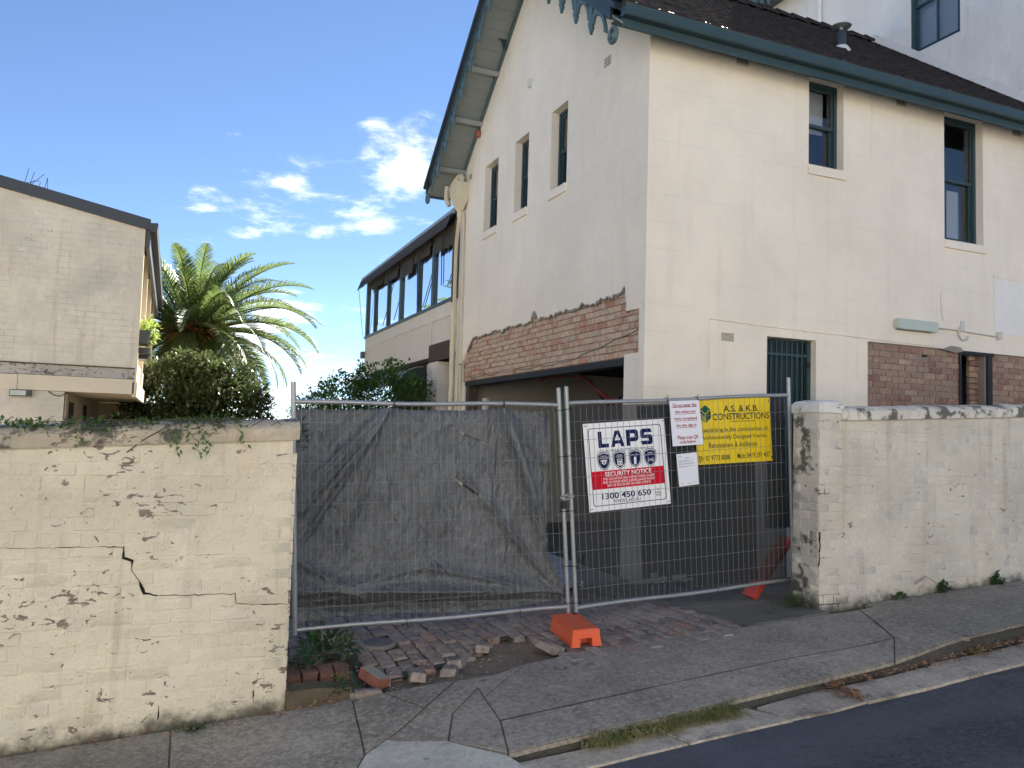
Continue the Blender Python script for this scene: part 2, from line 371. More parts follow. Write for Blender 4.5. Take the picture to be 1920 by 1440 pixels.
leafmat('leaf_weed', (.025, .075, .022), (.06, .14, .04), .45, .25)
leafmat('leaf_lime', (.16, .25, .05), (.30, .38, .08), .5, .35)
leafmat('grass', (.16, .19, .06), (.34, .31, .13), .6, .25)
leafmat('litter', (.20, .085, .04), (.40, .25, .14), .8, .1)
simple('dead_frond', (.22, .15, .09), .9, var=.4, scale=9); simple('fruit_orange', (.36, .17, .045), .7, var=.3, scale=20)
simple('bark', (.13, .10, .075), .95, var=.4, scale=9, bs=.8, bd=.03)
simple('twig', (.10, .075, .055), .9)
# orange plastic, scuffed
t = NT('orange_plastic'); n = t.noise(9, 6, .7); MT['orange_plastic'] = t.set(t.mix(t.step(n, .50, .66, 0, .6), (.74, .105, .032), (.52, .20, .13)), .5, t.bump(t.noise(60, 3), .15, .003))
simple('red_plastic', (.50, .055, .03), .5, var=.2)
simple('sign_white', (.84, .84, .86), .4, var=.03, scale=2); simple('sign_yellow', (.80, .58, .0), .45, var=.10, scale=3)
simple('paper', (.76, .77, .84), .3, var=.04, scale=3)
simple('ink_navy', (.010, .018, .085), .8, var=.05, spec=.1); simple('ink_red', (.60, .010, .030), .8, var=.05, spec=.1); simple('ink_dark', (.03, .04, .03), .8, var=.05, spec=.1)
simple('ink_green', (.012, .10, .06), .8, var=.1, spec=.1); simple('ink_crimson', (.32, .01, .03), .8, var=.05, spec=.1); simple('ink_grey', (.35, .36, .38), .5)
simple('cover_metal', (.10, .10, .105), .75, metal=.1, var=.2, scale=15); simple('cover_ring', (.22, .21, .19), .8, var=.2, scale=10)
simple('stone', (.33, .31, .27), .9, var=.3, scale=12); simple('stub', (.14, .115, .075), .95, var=.6, scale=6, bs=.9, bd=.03)
simple('crack_dark', (.012, .011, .010), .95)
simple('blind', (.62, .63, .64), .8, var=.04)
simple('far_house', (.45, .42, .38), .9)
# ------------------------------------------------------------------ levels
G = .058                                    # the street climbs to the right (+X)
def sm(x, a, b): x = max(0, min(1, (x-a)/(b-a))); return x*x*(3-2*x)
def z_road(X, Y): return G*X
def z_path(X, Y):
    k = sm(Y, 4.2, 5.7); lo = .055+.085*sm(X, 5.0, 6.1)          # dropped kerb at the crossing
    return G*X+.05*(1-sm(X, .7, 2.2))+sm(X, .7, 2.2)*(lo*(1-k)+.13*k)
def z_yard(X, Y):
    k = sm(Y, 5.7, 8.2); return (G*X+.05+.08*sm(X, .7, 2.2))*(1-k)+(.24+.012*X)*k
def y_edge(X): return 4.25+.062*X          # front edge of the slabs
def y_tar(X): return 4.0+.035*X           # edge of the asphalt
def sheet(xs, ys, zf):
    mb = MB(); nx = len(xs)
    mb.v = [(x, y, zf(x, y)) for y in ys for x in xs]
    mb.f = [(j*nx+i, j*nx+i+1, (j+1)*nx+i+1, (j+1)*nx+i) for j in range(len(ys)-1) for i in range(nx-1)]
    return mb
def frange(a, b, n): return [a+(b-a)*i/n for i in range(n+1)]
# ground to the horizon; the street's slope levels out far away
def z_far(X, Y): return G*max(-40, min(40, X))-.35-.0*Y
build(sheet([-3000, -800, -200, -60, -40, -20, -10, -5, 0, 5, 10, 20, 40, 60, 200, 800, 3000], [-3000, -800, -200, -60, -20, -8, 0, 5, 15, 40, 100, 300, 1000, 4000], z_far),
      'ground', MT['ground_far'], kind='structure', fix=False)
rd = sheet(frange(-40, 40, 160), [-4.6, -3, -1, 0, 1, 2, 3, 3.6, 4.05], lambda X, Y: G*X-.008+.004*sin(X*1.3+Y))
for i, v in enumerate(rd.v):
    if v[1] == 4.05: rd.v[i] = (v[0], y_tar(v[0])+.012+.01*mnoise.noise((v[0]*3, 0, 0)), v[2])
build(rd, 'road', MT['asphalt'], kind='structure', fix=False, smooth=60)
build(sheet(frange(-40, 40, 40), [-7, -4.6], lambda X, Y: G*X+.12), 'opposite_footpath', MT['gutter_slab'], kind='structure', fix=False)
yard = build(sheet(frange(-12, 5.6, 70)+[5.7, 6, 8, 10, 13, 20], frange(5.5, 9.5, 26)+[11, 13, 16, 20, 26, 40], lambda X, Y: z_yard(X, Y)-.05+.012*mnoise.noise((X*3, Y*3, 0))), 'yard', MT['soil'], kind='structure', fix=False, smooth=60)
# ------------------------------------------------------------------ footpath: slabs with real joints
fpath = empty('footpath', (3, 5, .25), kind='structure')
build(sheet(frange(-14, 24, 76), [4.66, 4.9, 5.2, 5.42], lambda X, Y: z_path(X, Y)-.03), 'bedding', MT['joint_soil'], fpath, fix=False)
def inset(poly, d):
    n = len(poly); c = (sum(p[0] for p in poly)/n, sum(p[1] for p in poly)/n); out = []
    for i in range(n):
        a, b, e = Vector(poly[i-1]), Vector(poly[i]), Vector(poly[(i+1) % n])
        d1 = (b-a).normalized(); d2 = (e-b).normalized(); n1 = Vector((-d1.y, d1.x)); n2 = Vector((-d2.y, d2.x))
        m = n1+n2
        if m.length < 1e-3: m = n1.copy()
        m.normalize(); k = d/max(.35, m.dot(n1)); out.append(tuple(b+m*k))
    return out
def ccw(p):
    a = sum(p[i-1][0]*p[i][1]-p[i][0]*p[i-1][1] for i in range(len(p))); return p if a > 0 else p[::-1]
JF = MB()                                   # dirt packed in the joints, level with the slabs' edges
def slab(name, poly, zf, th, mat, parent, gap=.008, bev=.012, dz=0, tilt=(0, 0), sub=.22, fill=False):
    orig = ccw(poly); poly = inset(orig, gap)
    fine = []                                   # wobble long edges so that they do not read as ruled
    for i, p in enumerate(poly):
        q = poly[(i+1) % len(poly)]; L = math.hypot(q[0]-p[0], q[1]-p[1]); k = max(1, int(L/sub))
        for j in range(k):
            s = j/k; x = p[0]+(q[0]-p[0])*s; y = p[1]+(q[1]-p[1])*s
            if j: x += .006*mnoise.noise((x*5, y*5, 1.3)); y += .006*mnoise.noise((x*5, y*5, 7.7))
            fine.append((x, y))
    top = inset(fine, bev); cxy = (sum(p[0] for p in fine)/len(fine), sum(p[1] for p in fine)/len(fine))
    zz = lambda x, y: zf(x, y)+dz+tilt[0]*(x-cxy[0])+tilt[1]*(y-cxy[1])
    n = len(fine); mb = MB()
    if fill:
        ou = inset(fine, -gap*1.15); JF.add([(x, y, zz(x, y)-.004) for x, y in fine]+[(x, y, zz(x, y)-.005) for x, y in ou], [(i, n+i, n+(i+1) % n, (i+1) % n) for i in range(n)])
    mb.add([(x, y, zz(x, y)) for x, y in top]+[(x, y, zz(x, y)-bev*.8) for x, y in fine]+[(x, y, zz(x, y)-th) for x, y in fine],
           [tuple(range(n))]+[(i, n+i, n+(i+1) % n, (i+1) % n) for i in range(n)]+[(n+i, 2*n+i, 2*n+(i+1) % n, n+(i+1) % n) for i in range(n)])
    return build(mb, name, mat, parent, smooth=30)
FP = MT['footpath']
slabs = [
 ([(2.05, 5.16), (2.56, 5.63), (3.19, 5.73), (4.13, 5.70), (5.44, 5.70), (5.99, 5.68), (5.56, 4.91), (4.49, 4.93), (3.14, 4.86), (2.02, 4.79)], 0, (0, 0)),
 ([(2.02, 4.79), (3.14, 4.86), (4.49, 4.93), (5.56, 4.91), (5.18, 4.571), (3.92, 4.493), (2.86, 4.427), (2.0, 4.374), (1.90, 4.368)], -.002, (0, .01)),
 ([(5.99, 5.68), (6.2, 5.70), (6.02, 4.60), (6.0, 4.622), (5.18, 4.571), (5.56, 4.91)], .004, (.01, 0)),
 ([(6.2, 5.82), (8.1, 5.82), (8.1, 4.752), (6.0, 4.622), (6.02, 4.60)], .008, (0, 0)),
 ([(8.1, 5.82), (10.2, 5.82), (10.2, 4.882), (8.1, 4.752)], .0, (0, 0)),
 ([(10.2, 5.82), (13, 5.82), (13, 5.056), (10.2, 4.882)], .0, (0, 0)),
 ([(.10, 5.66), (1.24, 5.70), (1.25, 5.58), (1.14, 4.72), (.93, 4.308), (.08, 4.255)], 0, (0, .01)),
 ([(-1.5, 5.66), (.10, 5.66), (.08, 4.255), (-1.5, 4.157)], -.006, (0, .01)),
 ([(-4, 5.66), (-1.5, 5.66), (-1.5, 4.157), (-4, 4.002)], 0, (0, 0)),
 ([(1.25, 5.58), (1.47, 5.60), (1.64, 5.19), (1.41, 4.95), (1.14, 4.72)], .004, (.02, 0)),
 ([(1.47, 5.60), (1.97, 5.52), (1.64, 5.19)], .010, (0, .02)),
 ([(1.64, 5.19), (1.97, 5.52), (2.07, 5.33), (1.78, 5.02)], -.008, (.0, .03)),
 ([(1.97, 5.52), (2.24, 5.50), (2.56, 5.63), (2.05, 5.16), (2.07, 5.33)], -.004, (0, .02)),
 ([(1.41, 4.95), (1.64, 5.19), (1.78, 5.02), (1.63, 4.66), (1.36, 4.80), (1.30, 4.86)], -.004, (.01, -.01)),
 ([(1.78, 5.02), (2.07, 5.33), (2.05, 5.16), (2.02, 4.79), (1.90, 4.368), (1.63, 4.66)], -.006, (-.01, .01)),
]
for i, (p, dz, ti) in enumerate(slabs): slab('paving_slab', p, z_path, .036, FP, fpath, .0055 if i < 9 else .006, .0025, max(0, dz*.5), (ti[0]*.25, ti[1]*.25), fill=True)
concrete('joint_dirt', (.105, .095, .078), .8, .5, dirt=(.05, .06, .03))
jl = [(2.02, 4.79), (3.14, 4.86), (4.49, 4.93), (5.56, 4.91)]           # long joint down the middle of the crossing, packed to the brim
for (xa, ya), (xb, yb) in zip(jl, jl[1:]):
    n = 16; pt = [(xa+(xb-xa)*k/n, ya+(yb-ya)*k/n) for k in range(n+1)]; wj = [.0065+.003*mnoise.noise((x*9, 0, 2)) for x, y in pt]
    JF.add([(x, y-q, z_path(x, y)+.0015) for (x, y), q in zip(pt, wj)]+[(x, y+q, z_path(x, y)+.0015) for (x, y), q in zip(pt, wj)], [(k, k+1, n+2+k, n+1+k) for k in range(n)])
build(JF, 'joint_dirt', MT['joint_dirt'], fpath, kind='stuff')
slab('ramp_patch', [(1.14, 4.72), (1.30, 4.86), (1.36, 4.80), (1.63, 4.66), (1.90, 4.37), (1.98, 4.24), (1.6, 4.08), (1.0, 4.05), (.93, 4.31)], lambda X, Y: z_path(X, Y)+.006-.30*max(0, 4.42-Y), .10, MT['ramp'], fpath, .004, .010, 0, (0, 0))
# low kerb face at the crossing, full kerb further up
def kerb(mb, x0, x1, n=14):
    for i in range(n):
        a = x0+(x1-x0)*i/n; b = x0+(x1-x0)*(i+1)/n; q = []
        for X in (a, b):
            w_ = .014*mnoise.noise((X*2, 3, 0)); ye = y_edge(X)+.035+w_; zt = z_path(X, ye)-.028; q.append([(X, ye-.015, G*X-.08), (X, ye, zt), (X, ye+.2, zt)])
        mb.add(q[0]+q[1], [(0, 3, 4, 1), (1, 4, 5, 2)])
kb = MB(); kerb(kb, 1.95, 13, 46); kerb(kb, -4, .95, 18); build(kb, 'kerb', MT['kerb'], kind='structure', smooth=40, fix=False)
# gutter slabs
gut = empty('gutter', (4, 4.2, .2), kind='structure')
build(sheet(frange(-10, 20, 30), [3.6, 4.2, 4.6, 5.0], lambda X, Y: G*X-.030), 'gutter_bed', MT['joint_soil'], gut, fix=False)
gx = [-4, -2.2, -.6, .75, 1.9, 2.98, 3.78, 4.46, 5.68, 6.9, 8.2, 10]
for i in range(len(gx)-1):
    a, b = gx[i], gx[i+1]; e = lambda k: random.uniform(-k, k); s1, s2 = -.05+e(.04), -.05+e(.04)
    slab('gutter_slab', [(a+e(.02), y_tar(a)+e(.015)), ((a+b)/2, y_tar((a+b)/2)+e(.02)), (b+e(.02), y_tar(b)+e(.015)), (b+s2, y_edge(b)-.02+e(.03)), ((a+b)/2, y_edge((a+b)/2)-.03+e(.04)), (a+s1, y_edge(a)-.02+e(.03))], lambda X, Y: G*X+.010-.05*(Y-4.1), .06, MT['gutter_slab'], gut, .004, .006, random.uniform(-.004, .004))
# ------------------------------------------------------------------ driveway of old clay pavers
drive = empty('driveway', (3, 6.5, .3), kind='structure')
def brickmesh(name, w, d, h, bev, jit=.004, mat=None, seed=0):
    rg = random.Random(seed); j = lambda: rg.uniform(-jit, jit)
    def ring(ins, z): return [(sx*(w/2-ins)+j(), sy*(d/2-ins)+j(), z+j()*.5) for sx, sy in ((-1,-1),(1,-1),(1,1),(-1,1))]
    mb = MB(); mb.add(ring(0, -h)+ring(0, -bev)+ring(bev, 0), [(8,9,10,11)]+[(a+i, a+(i+1) % 4, a+4+(i+1) % 4, a+4+i) for a in (0, 4) for i in range(4)]+[(3,2,1,0)])
    me = fixn(mb.mesh(name, 40)); me.materials.append(mat); return me
PV = [brickmesh('paver', .110, .226, .06, .012, .005, MT['paver'], i) for i in range(5)]
SOILPIT = [(1.40, 5.40), (1.58, 5.86), (1.95, 5.92), (2.22, 6.02), (2.42, 6.22), (2.58, 6.40), (2.92, 6.38), (2.98, 6.1), (3.05, 5.80), (2.9, 5.55), (2.2, 5.3)]
def inside(p, poly):
    x, y = p; c = False; n = len(poly)
    for i in range(n):
        x1, y1 = poly[i]; x2, y2 = poly[i-1]
        if (y1 > y) != (y2 > y) and x < (x2-x1)*(y-y1)/(y2-y1)+x1: c = not c
    return c
js = MB(); NXJ, NYJ = 74, 46; X_ = frange(1.0, 4.72, NXJ); Y_ = frange(5.62, 7.9, NYJ)
js.v = [(x, y, z_yard(x, y)-.022) for y in Y_ for x in X_]
for j in range(NYJ):
    for i in range(NXJ):
        c = ((X_[i]+X_[i+1])/2, (Y_[j]+Y_[j+1])/2)
        if not inside(c, SOILPIT) and not (c[0] < 1.42 and c[1] < 6.62): js.f.append((j*(NXJ+1)+i, j*(NXJ+1)+i+1, (j+1)*(NXJ+1)+i+1, (j+1)*(NXJ+1)+i))
build(js, 'joint_soil', MT['joint_soil'], drive, fix=False)
np_ = 0
rg = random.Random(3)
for i in range(31):
    X = 1.06+i*.1195
    off = .118 if i % 2 else 0
    for j in range(11):
        Y = 5.66+off+j*.236
        if X < 1.42 and Y < 6.62: continue
        if inside((X, Y), SOILPIT): continue
        if Y > 7.75 or (X > 4.70-.12*max(0, Y-6.2)): continue
        edge = X < 2.9 and Y < 6.6
        k = 1.7 if edge else 1
        if math.hypot(X-1.70, Y-6.74) < .17: continue
        o = link('paver', rg.choice(PV), None, drive)
        a = rg.gauss(0, .022*k)+(-.28*sm(2.9-X, 0, 1.4) if edge else 0)*sm(6.5-Y, 0, .7)
        o.location = (X+rg.gauss(0, .004*k), Y+rg.gauss(0, .006*k), z_yard(X, Y)+rg.gauss(.0, .0035*k)-(.006 if edge and Y < 6.2 else 0))
        o.rotation_euler = (rg.gauss(0, .018*k)+(.03), rg.gauss(0, .02*k)-G, a); np_ += 1
ml = MB(); rm = random.Random(17)                 # pale mortar left in some of the paver joints
for k in range(15):
    i = rm.randint(17, 29); X = 1.06+(i+.5)*.1195; ya = rm.uniform(5.68, 6.7); yb = ya+rm.uniform(.2, .75); n = 9; pts = []
    if X > 4.6: continue
    for j in range(n+1): y = ya+(yb-ya)*j/n; pts.append((X+rm.gauss(0, .003), y, z_yard(X, y)-.002, .004+.006*rm.random()))
    ml.add([(x-w_, y, z) for x, y, z, w_ in pts]+[(x+w_, y, z) for x, y, z, w_ in pts], [(j, j+1, n+2+j, n+1+j) for j in range(n)])
for k in range(16):
    X = 1.06+rm.randint(17, 29)*.1195; Y = 5.66+.118*rm.randint(1, 9); 
    if X < 4.55: ml.add([(X-.055, Y-.006, z_yard(X, Y)-.002), (X+.055, Y-.005, z_yard(X, Y)-.002), (X+.055, Y+.005, z_yard(X, Y)-.002), (X-.055, Y+.006, z_yard(X, Y)-.002)], [(0, 1, 2, 3)])
build(ml, 'joint_mortar', MT['cover_ring'], drive, fix=False, kind='stuff')
# loose pavers at the broken edge
def loose(name, me, loc, rot, label, grp=None):
    o = link(name, me, None); o.location = loc; o.rotation_euler = rot; return tag(o, label, 'brick', grp)
RB = brickmesh('loose_brick', .11, .225, .075, .006, .003, MT['red_brick'], 9)
b_ = MB()
for k in range(9): b_.box(-.05+k*.0115, -.045+k*.0115, -.1, .1, -.002, .003)
lb = loose('loose_brick', RB, (1.465, 5.84, z_yard(1.46, 5.84)+.075), (.20, .10, .46), 'whole red brick with a pale ribbed face tipped into the hole beside the weeds')
o = build(b_, 'paint_ribs', MT['stone'], None); o.parent = lb
top = MB(); top.box(-.052, .052, -.108, .108, -.001, .0015); o = build(top, 'paint_skin', MT['cover_ring'], None); o.parent = lb
loose('loose_paver', PV[1], (2.905, 5.90, z_yard(2.9, 5.9)+.045), (.10, .08, .25), 'loose grey brown paver tipped up beside the orange fence foot')
loose('loose_paver', PV[2], (2.42, 6.15, z_yard(2.4, 6.1)+.035), (-.22, .06, -.42), 'loose paver tilting over the inner edge of the bare soil patch')
loose('loose_paver', PV[3], (1.78, 5.80, z_yard(1.78, 5.8)+.025), (-.16, .12, -.30), 'squarish worn paver sunk in the soil next to the red brick')
loose('loose_paver', PV[0], (2.12, 5.93, z_yard(2.1, 5.9)+.025), (-.12, -.1, -.5), 'pair of worn pavers sliding into the bare soil patch', 'sliding pavers')
loose('loose_paver', PV[4], (2.02, 5.80, z_yard(2.0, 5.8)+.02), (-.1, -.05, -.45), 'pair of worn pavers sliding into the bare soil patch', 'sliding pavers')
loose('loose_paver', PV[2], (1.36, 5.70, z_yard(1.36, 5.7)+.02), (0, .05, 1.5), 'grey paver bedded at the footpath edge under the red brick')
# soil mound in the broken patch, dark apron on the right
sp = []; xs = frange(1.3, 3.05, 44); ys = frange(5.4, 6.55, 30)
def z_soil(X, Y):
    d = min(X-1.3, 3.05-X, Y-5.4, 6.55-Y)
    return z_yard(X, Y)-.062+.030*sm(d, 0, .3)*(.4+1.2*mnoise.noise((X*2.4, Y*2.4, 4)))+.010*mnoise.noise((X*17, Y*17, 0))+.05*sm(5.75-Y, 0, .25)
build(sheet(xs, ys, z_soil), 'bare_soil', MT['soil'], drive, fix=False, smooth=70)
ap = [(4.72, 5.72), (5.66, 5.72), (5.64, 6.2), (6.5, 6.25), (6.5, 8.15), (4.4, 8.15), (4.55, 7.4)]
slab('apron_slab', ap, z_yard, .05, MT['apron'], drive, 0, .01, .006)
# pale slab deep in the yard seen through the gap of the fence, and gravel
slab('yard_slab', [(3.6, 8.3), (5.1, 8.3), (5.1, 11.5), (4.0, 11.2), (3.5, 9.5)], z_yard, .05, MT['ramp'], drive, 0, .01, .03)
gr = MB(); rg = random.Random(5)
def pebble(mb, x, y, z, s):
    vs = [(x+s*a*rg.uniform(.6, 1.2), y+s*b*rg.uniform(.6, 1.2), z+s*c*rg.uniform(.4, .8)) for a, b, c in ((1,0,0),(-1,0,0),(0,1,0),(0,-1,0),(0,0,1),(0,0,-1))]
    mb.add(vs, [(0,2,4),(2,1,4),(1,3,4),(3,0,4),(2,0,5),(1,2,5),(3,1,5),(0,3,5)])
for k in range(900):
    X = rg.uniform(1.3, 4.7); Y = rg.uniform(5.6, 7.2)
    pebble(gr, X, Y, (z_soil(X, Y) if X < 3 and Y < 6.5 and inside((X, Y), SOILPIT) else z_yard(X, Y)-.004)+.002, rg.choice((.003, .005, .008, .012)))
build(gr, 'gravel', MT['stone'], None, label='pale grit and crumbs of mortar scattered over the driveway pavers', cat='gravel', kind='stuff')
# round access cover
ac = empty('access_cover', (1.70, 6.74, z_yard(1.7, 6.74)), 'round grey metal access cover set among the pavers', 'cover')
z = z_yard(1.7, 6.74)+.002
part('ring', MT['cover_ring'], ac, lambda m: m.lathe((1.70, 6.74, z), [(.160, -.05), (.162, -.004), (.155, .002), (.130, .002)], 32), 40)
def lid(m):
    m.lathe((1.70, 6.74, z-.004), [(.126, 0), (.126, .010), (.120, .013), (.0, .014)], 32)
part('lid', MT['cover_metal'], ac, lid, 40)
def stub(m):
    m.lathe((1.70, 6.74, z+.0095), [(.088, 0), (.088, .003), (.080, .003), (.080, .001), (.01, .001)], 24)
    m.box(1.685, 1.715, 6.715, 6.765, z+.009, z+.0135)
part('emblem_ring', MT['cover_metal'], ac, stub, 40)
bl = MB(); bl.lathe((1.28, 6.95, z_yard(1.28, 6.95)-.03), [(.10, 0), (.12, .05), (.10, .10), (.05, .125), (0, .13)], 12)
for i, v in enumerate(bl.v): bl.v[i] = (v[0]+.03*mnoise.noise((v[0]*9, v[1]*9, v[2]*9)), v[1]+.02*mnoise.noise((v[0]*9, 5, v[2]*9)), v[2])
build(bl, 'broken_pipe_collar', MT['stone'], None, 40, label='broken pale earthenware lump behind the weeds near the fence rail', cat='rubble')
# ------------------------------------------------------------------ brick laying
def brickset(w, h, d, bev, jit, mat, n=4, seed=0, name='brick'):
    out = []
    for k in range(n):
        rg = random.Random(seed+k); j = lambda: rg.uniform(-jit, jit)
        def ring(ins, y): return [(sx*(w/2-ins)+j(), y+j()*.6, sz*(h/2-ins)+j()) for sx, sz in ((-1,-1),(1,-1),(1,1),(-1,1))]
        mb = MB(); mb.add(ring(0, d)+ring(0, bev)+ring(bev, 0), [(8,9,10,11)]+[(a+i, a+(i+1) % 4, a+4+(i+1) % 4, a+4+i) for a in (0, 4) for i in range(4)])
        me = fixn(mb.mesh(name, 35)); me.materials.append(mat); out.append(me)
    return out
def lay(parent, O, U, N, u0, u1, z0, z1, mat, ok=None, bl=.24, bh=.086, joint=.010, bev=.004, jit=.0025, depth=.05, proud=.0, bond='stretcher', seed=0, zshift=None, limit=999, name='brick'):
    """bricks as children of parent; O+U*u+Z*z is the wall face, N points outwards"""
    rg = random.Random(seed); U = Vector(U); N = Vector(N); O = Vector(O); Z = Vector((0,0,1))
    st = brickset(bl-joint, bh-joint, depth, bev, jit, mat, 5, seed, name); hd = brickset(bl/2-joint, bh-joint, depth, bev, jit, mat, 3, seed+50, name)
    rows = int(round((z1-z0)/bh)); cnt = 0
    for r in range(rows):
        z = z0+(r+.5)*bh
        if bond == 'flemish': seq = ['s', 'h']*200; u = u0-(bl*.75 if r % 2 else 0)
        elif bond == 'mixed' and r % 4 == 1: seq = ['h']*400; u = u0-(bl/4)
        else: seq = ['s']*200; u = u0-(bl/2 if r % 2 else 0)
        for s in seq:
            L = bl if s == 's' else bl/2; a, b = max(u, u0), min(u+L, u1); u += L
            if a >= u1: break
            if b-a < .035: continue
            c = (a+b)/2
            if ok and not ok(c, z, (b-a)/2, bh/2): continue
            if cnt >= limit: return cnt
            o = link(name, rg.choice(st if s == 's' else hd), None, parent)
            p = O+U*c+Z*z+N*(proud+rg.gauss(0, .0012))
            mt = Matrix((U, -N, Z)).transposed().to_4x4(); mt.translation = p
            o.matrix_basis = mt @ Matrix.Diagonal(((b-a-joint)/(L-joint), 1, 1, 1)); cnt += 1
    return cnt
# ------------------------------------------------------------------ boundary walls
LW = empty('boundary_wall', (-.4, 5.85, .05), 'long low brick wall in flaking cream paint with a stepped crack and creeper on top', 'wall')
XE = .815
def ltop(X): return 1.925+.056*(X-.8)
m = MB(); m.prism([(-5, 5.7026, -.45), (XE, 5.7026, -.2), (XE-.03, 5.7026, ltop(XE)), (-5, 5.7026, ltop(-5))], (0, .297, 0)); build(m, 'body', MT['wall_paint'], LW)
m = MB(); m.prism([(-5, 5.735, -.5), (XE, 5.735, -.2), (XE, 5.735, .0), (-5, 5.735, .0)], (0, -.02, 0)); build(m, 'footing', MT['stub'], LW)
m = MB()
N_ = 40
for i in range(N_):
    a = -5+(XE+.01+5)*i/N_; b = -5+(XE+.01+5)*(i+1)/N_
    def pr(X):
        w = .008*mnoise.noise((X*4, 0, 2)); t = ltop(X)
        return [(X, 5.672+w, t+.002), (X, 5.668+w, t+.085+w), (X, 5.70+w, t+.118+w), (X, 5.85, t+.150+1.5*w), (X, 6.01, t+.115+w), (X, 6.03, t+.002)]
    A, B = pr(a), pr(b); n = len(A)
    m.add(A+B, [(k, k+1, n+k+1, n+k) for k in range(n-1)]+[(0, n, 2*n-1, n-1)]+([tuple(range(n, 2*n))] if i == N_-1 else []))
build(m, 'coping', MT['coping_l'], LW, 40)
def ok_l(u, z, hw, hh): return z+hh < ltop(u)-.004
lay(LW, (0, 5.70, 0), (1, 0, 0), (0, -1, 0), -1.25, XE-.012, .115, 1.94, MT['wall_paint'], ok_l, bev=.007, jit=.003, joint=.005, depth=.045, bond='mixed', seed=11, proud=.0004)
lay(LW, (XE, 0, 0), (0, 1, 0), (1, 0, 0), 5.706, 6.0, .115, 1.94, MT['wall_paint'], lambda u, z, a, b: z+b < 1.92, bev=.004, joint=.004, jit=.001, depth=.03, bl=.30, seed=15, proud=.0008)
# stepped crack: an open joint with its own ragged width
def crack(parent, pts, Yf, wmax, seed, name='crack'):
    rg = random.Random(seed); fine = []
    for i in range(len(pts)-1):
        p, q = Vector(pts[i]), Vector(pts[i+1]); k = max(2, int((q-p).length/.025))
        for j in range(k): fine.append(p+(q-p)*(j/k))
    fine.append(Vector(pts[-1])); up = []; dn = []
    for i, p in enumerate(fine):
        t = (fine[min(i+1, len(fine)-1)]-fine[max(0, i-1)]).normalized(); nn = Vector((-t.y, t.x))
        wd = wmax*(.22+2.2*max(0, mnoise.noise((p.x*7, p.y*7, seed)))**1.3)*rg.uniform(.6, 1.25)
        c = p+Vector((rg.gauss(0, .0025), rg.gauss(0, .0025)))
        up.append(c+nn*wd/2); dn.append(c-nn*wd/2)
    mb = MB(); n = len(up)
    mb.add([(a.x, Yf, a.y) for a in up]+[(a.x, Yf, a.y) for a in dn]+[(a.x, Yf+.012, a.y) for a in up]+[(a.x, Yf+.012, a.y) for a in dn],
           [(i, i+1, n+i+1, n+i) for i in range(n-1)]+[(i, i+1, 2*n+i+1, 2*n+i) for i in range(n-1)]+[(n+i, n+i+1, 3*n+i+1, 3*n+i) for i in range(n-1)])
    build(mb, name, MT['crack_dark'], parent)
crack(LW, [(-1.25, 1.232), (-.91, 1.229), (-.24, 1.221), (-.236, 1.15), (-.18, 1.128)], 5.6965, .004, 1)
crack(LW, [(-.236, 1.225), (-.232, 1.15), (-.183, 1.13), (-.181, 1.068), (-.135, 1.0), (-.10, .925), (-.02, .905)], 5.6962, .019, 2)
crack(LW, [(-.02, .905), (.2, .898), (.45, .893), (.46, .826), (.62, .812), (.80, .803)], 5.6965, .006, 3)
crack(LW, [(.02, .205), (.024, .12)], 5.6965, .012, 4); crack(LW, [(.60, .25), (.61, .16)], 5.6965, .010, 5)
# low footing stub running on from the wall under the weeds
m = MB(); zf = z_path(1.05, 5.7)
m.prism([(XE, 5.66, zf-.15), (1.27, 5.66, zf-.15), (1.255, 5.66, zf+.095), (1.0, 5.66, zf+.11), (XE, 5.66, zf+.105)], (0, .17, 0))
build(m, 'footing_stub', MT['stub'], LW)
EDGE = brickset(.105, .075, .18, .008, .006, MT['dull_brick'], 3, 77)
for i, x in enumerate((.90, 1.02, 1.14, 1.25)):
    o = link('edging_brick', EDGE[i % 3], None, None); o.location = (x, 5.96+random.gauss(0, .008), zf+.085+random.gauss(0, .008)); o.rotation_euler = (random.gauss(.05, .03), 0, random.gauss(0, .06))
    tag(o, 'dark brown brick in the edging row behind the mossy footing stub', 'brick', 'edging bricks of the weed pocket')

RW = empty('boundary_wall', (7.2, 6.0, .45), 'low painted brick wall with gate pier and black stained coping beside the house', 'wall')
X0, X1 = 5.66, 10.5
def rtop(X): return 2.245+.050*(X-6.09)
m = MB(); m.prism([(5.93, 5.8524, .1), (X1, 5.8524, .35), (X1, 5.8524, rtop(X1)), (5.93, 5.8524, rtop(5.93))], (0, .30, 0)); build(m, 'body', MT['pier_paint'], RW)
m = MB(); m.box(X0+.004, 5.93, 5.853, 6.20, .1, 2.33); build(m, 'pier', MT['pier_side'], RW)
m = MB()
NN = 36
for i in range(NN):
    a = 5.925+(X1-5.925)*i/NN; b = 5.925+(X1-5.925)*(i+1)/NN
    def pr(X):
        w = .009*mnoise.noise((X*3.5, 4, 2)); t = rtop(X)
        return [(X, 5.818+w, t+.002), (X, 5.815+w, t+.085+w), (X, 5.845+w, t+.118+w), (X, 6.0, t+.140+1.3*w), (X, 6.17, t+.11+w), (X, 6.185, t+.002)]
    A, B = pr(a), pr(b); n = len(A)
    m.add(A+B, [(k, k+1, n+k+1, n+k) for k in range(n-1)]+[(0, n, 2*n-1, n-1)]+([tuple(range(n))] if i == 0 else []))
build(m, 'coping', MT['coping_r'], RW, 40)
m = MB()
cap = [(0, 2.30), (.012, 2.31), (.012, 2.385), (-.012, 2.415), (-.07, 2.432), (-.12, 2.436)]
rings = []
